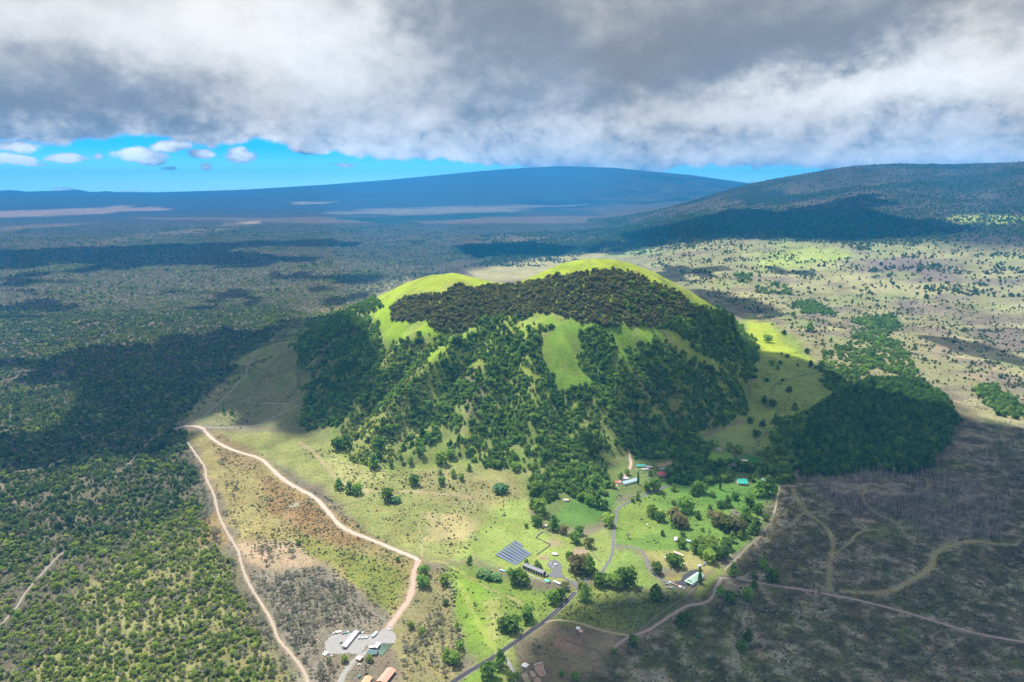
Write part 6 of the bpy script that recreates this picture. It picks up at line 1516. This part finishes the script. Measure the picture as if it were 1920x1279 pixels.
WL('stone_wall', 'stone wall on the boundary between green pasture and dark scrub', [(1463, 905), (1460, 935), (1452, 965), (1432, 998), (1406, 1020), (1380, 1046), (1362, 1062)], 1.4, 1.2, 'stone', 'wall', 3, rag=.5)
WL('stone_wall', 'stone wall from the green roofed hall down to the paddocks', [(1318, 1084), (1303, 1104), (1290, 1118), (1265, 1134), (1240, 1150), (1215, 1170), (1185, 1190)], 1.6, 1.3, 'stone', 'wall', 3, rag=.5)
WL('garden_wall', 'thin curved wall right of the brown tree garden', [(1112, 1030), (1112, 1040), (1120, 1048), (1127, 1055)], .9, 1.4, 'stone', 'wall', 2)
WL('clipped_hedge', 'clipped dark hedge below the red roofed white house', [(1223, 901), (1240, 901.5), (1258, 902.5)], 2.2, 2.0, 'plant_row', 'hedge', 2, rag=.3)
WL('garden_terrace', 'pale curved terrace wall in the garden below the teal roofed low house', [(1190, 879), (1196, 883), (1202, 887)], .8, .9, 'cream_paint', 'wall', 2)
WL('garden_terrace', 'pale terrace wall above the long blue roofed house', [(1203, 892), (1212, 891.5), (1222, 889)], .8, .9, 'cream_paint', 'wall', 2)
WL('rail_fence', 'white rail fence around the reddish pen, upper side', [(1001, 1248), (1016, 1243.5)], .5, 1.9, 'white_paint', 'fence', 3, posts=True)
WL('rail_fence', 'white rail fence around the reddish pen, right side', [(1016, 1243.5), (1022.5, 1267)], .5, 1.9, 'white_paint', 'fence', 3, posts=True)
WL('rail_fence', 'grey rail fence between white hut and reddish pen', [(994, 1248), (1008, 1266)], .4, 1.7, 'wood_grey', 'fence', 3, posts=True)
WL('rail_fence', 'grey rail fence below the two lower pens', [(975, 1266), (990, 1290)], .4, 1.7, 'wood_grey', 'fence', 3, posts=True)
WL('rail_fence', 'grey rail fence dividing the two lower pens', [(989.5, 1263.5), (996, 1280)], .4, 1.7, 'wood_grey', 'fence', 3, posts=True)
WL('wire_fence', 'dark wire fence along the left side of the paddock', [(1008, 1170), (985, 1188), (966, 1209), (968, 1224), (981, 1238)], .3, 1.6, 'wood_grey', 'fence', 5, posts=True)
WL('wire_fence', 'dark wire fence along the right side of the paddock', [(1056, 1198), (1075, 1206), (1100, 1215), (1130, 1228), (1106, 1246)], .3, 1.6, 'wood_grey', 'fence', 5, posts=True)
WL('wire_fence', 'dark wire fence between the dry scrub and the bright green field', [(832, 1076), (840, 1100), (846, 1130), (852, 1165), (862, 1200), (868, 1225)], .3, 1.6, 'wood_grey', 'fence', 5, posts=True)
yard('pen_ground', [(999, 1250), (1015, 1245.5), (1021, 1267), (1010, 1268)], 'dirt_pen', 'reddish brown pen inside the white rail fence', .30, 1.4, .3)
yard('pen_ground', [(976, 1265), (989, 1261.5), (997, 1278), (986, 1286)], 'dirt_yellow', 'left one of the lower brown pens', .30, 1.4, .3)
yard('pen_ground', [(991, 1260), (999, 1257), (1007, 1267), (998, 1272)], 'dirt_red', 'middle brown pen between hut and white fence', .30, 1.4, .3)
yard('pen_ground', [(998, 1275), (1008, 1269), (1016, 1276), (1010, 1288)], 'dirt_pen', 'lowest brown pen below the rail fences', .30, 1.4, .3)
WL('cattle_chute', 'rusty red cattle chute beside the square white hut', [(981, 1238), (987, 1246), (990, 1252)], 1.6, 1.6, 'rust', 'cattle chute', 2)
RO2 = ['leftmost', 'second', 'third', 'fourth', 'fifth', 'sixth', 'seventh', 'rightmost']
for i in range(8):
    f_ = i/7.0
    WL('nursery_bench', RO2[i]+' dark bench row of nursery plants'+(' from the left' if 0 < i < 7 else '')+' in the gravel yard', [(717.5+f_*18, 1206.5+f_*1.5), (709.5+f_*6.5, 1226.5+f_*4)], 1.5, 1.0, 'plant_row' if i % 2 else 'shade_cloth', 'plant bench', 2, rag=.6, group='benches of nursery plants')
print('OBJECTS', len(bpy.data.objects), len(open(__file__).read()) if '__file__' in globals() else '')
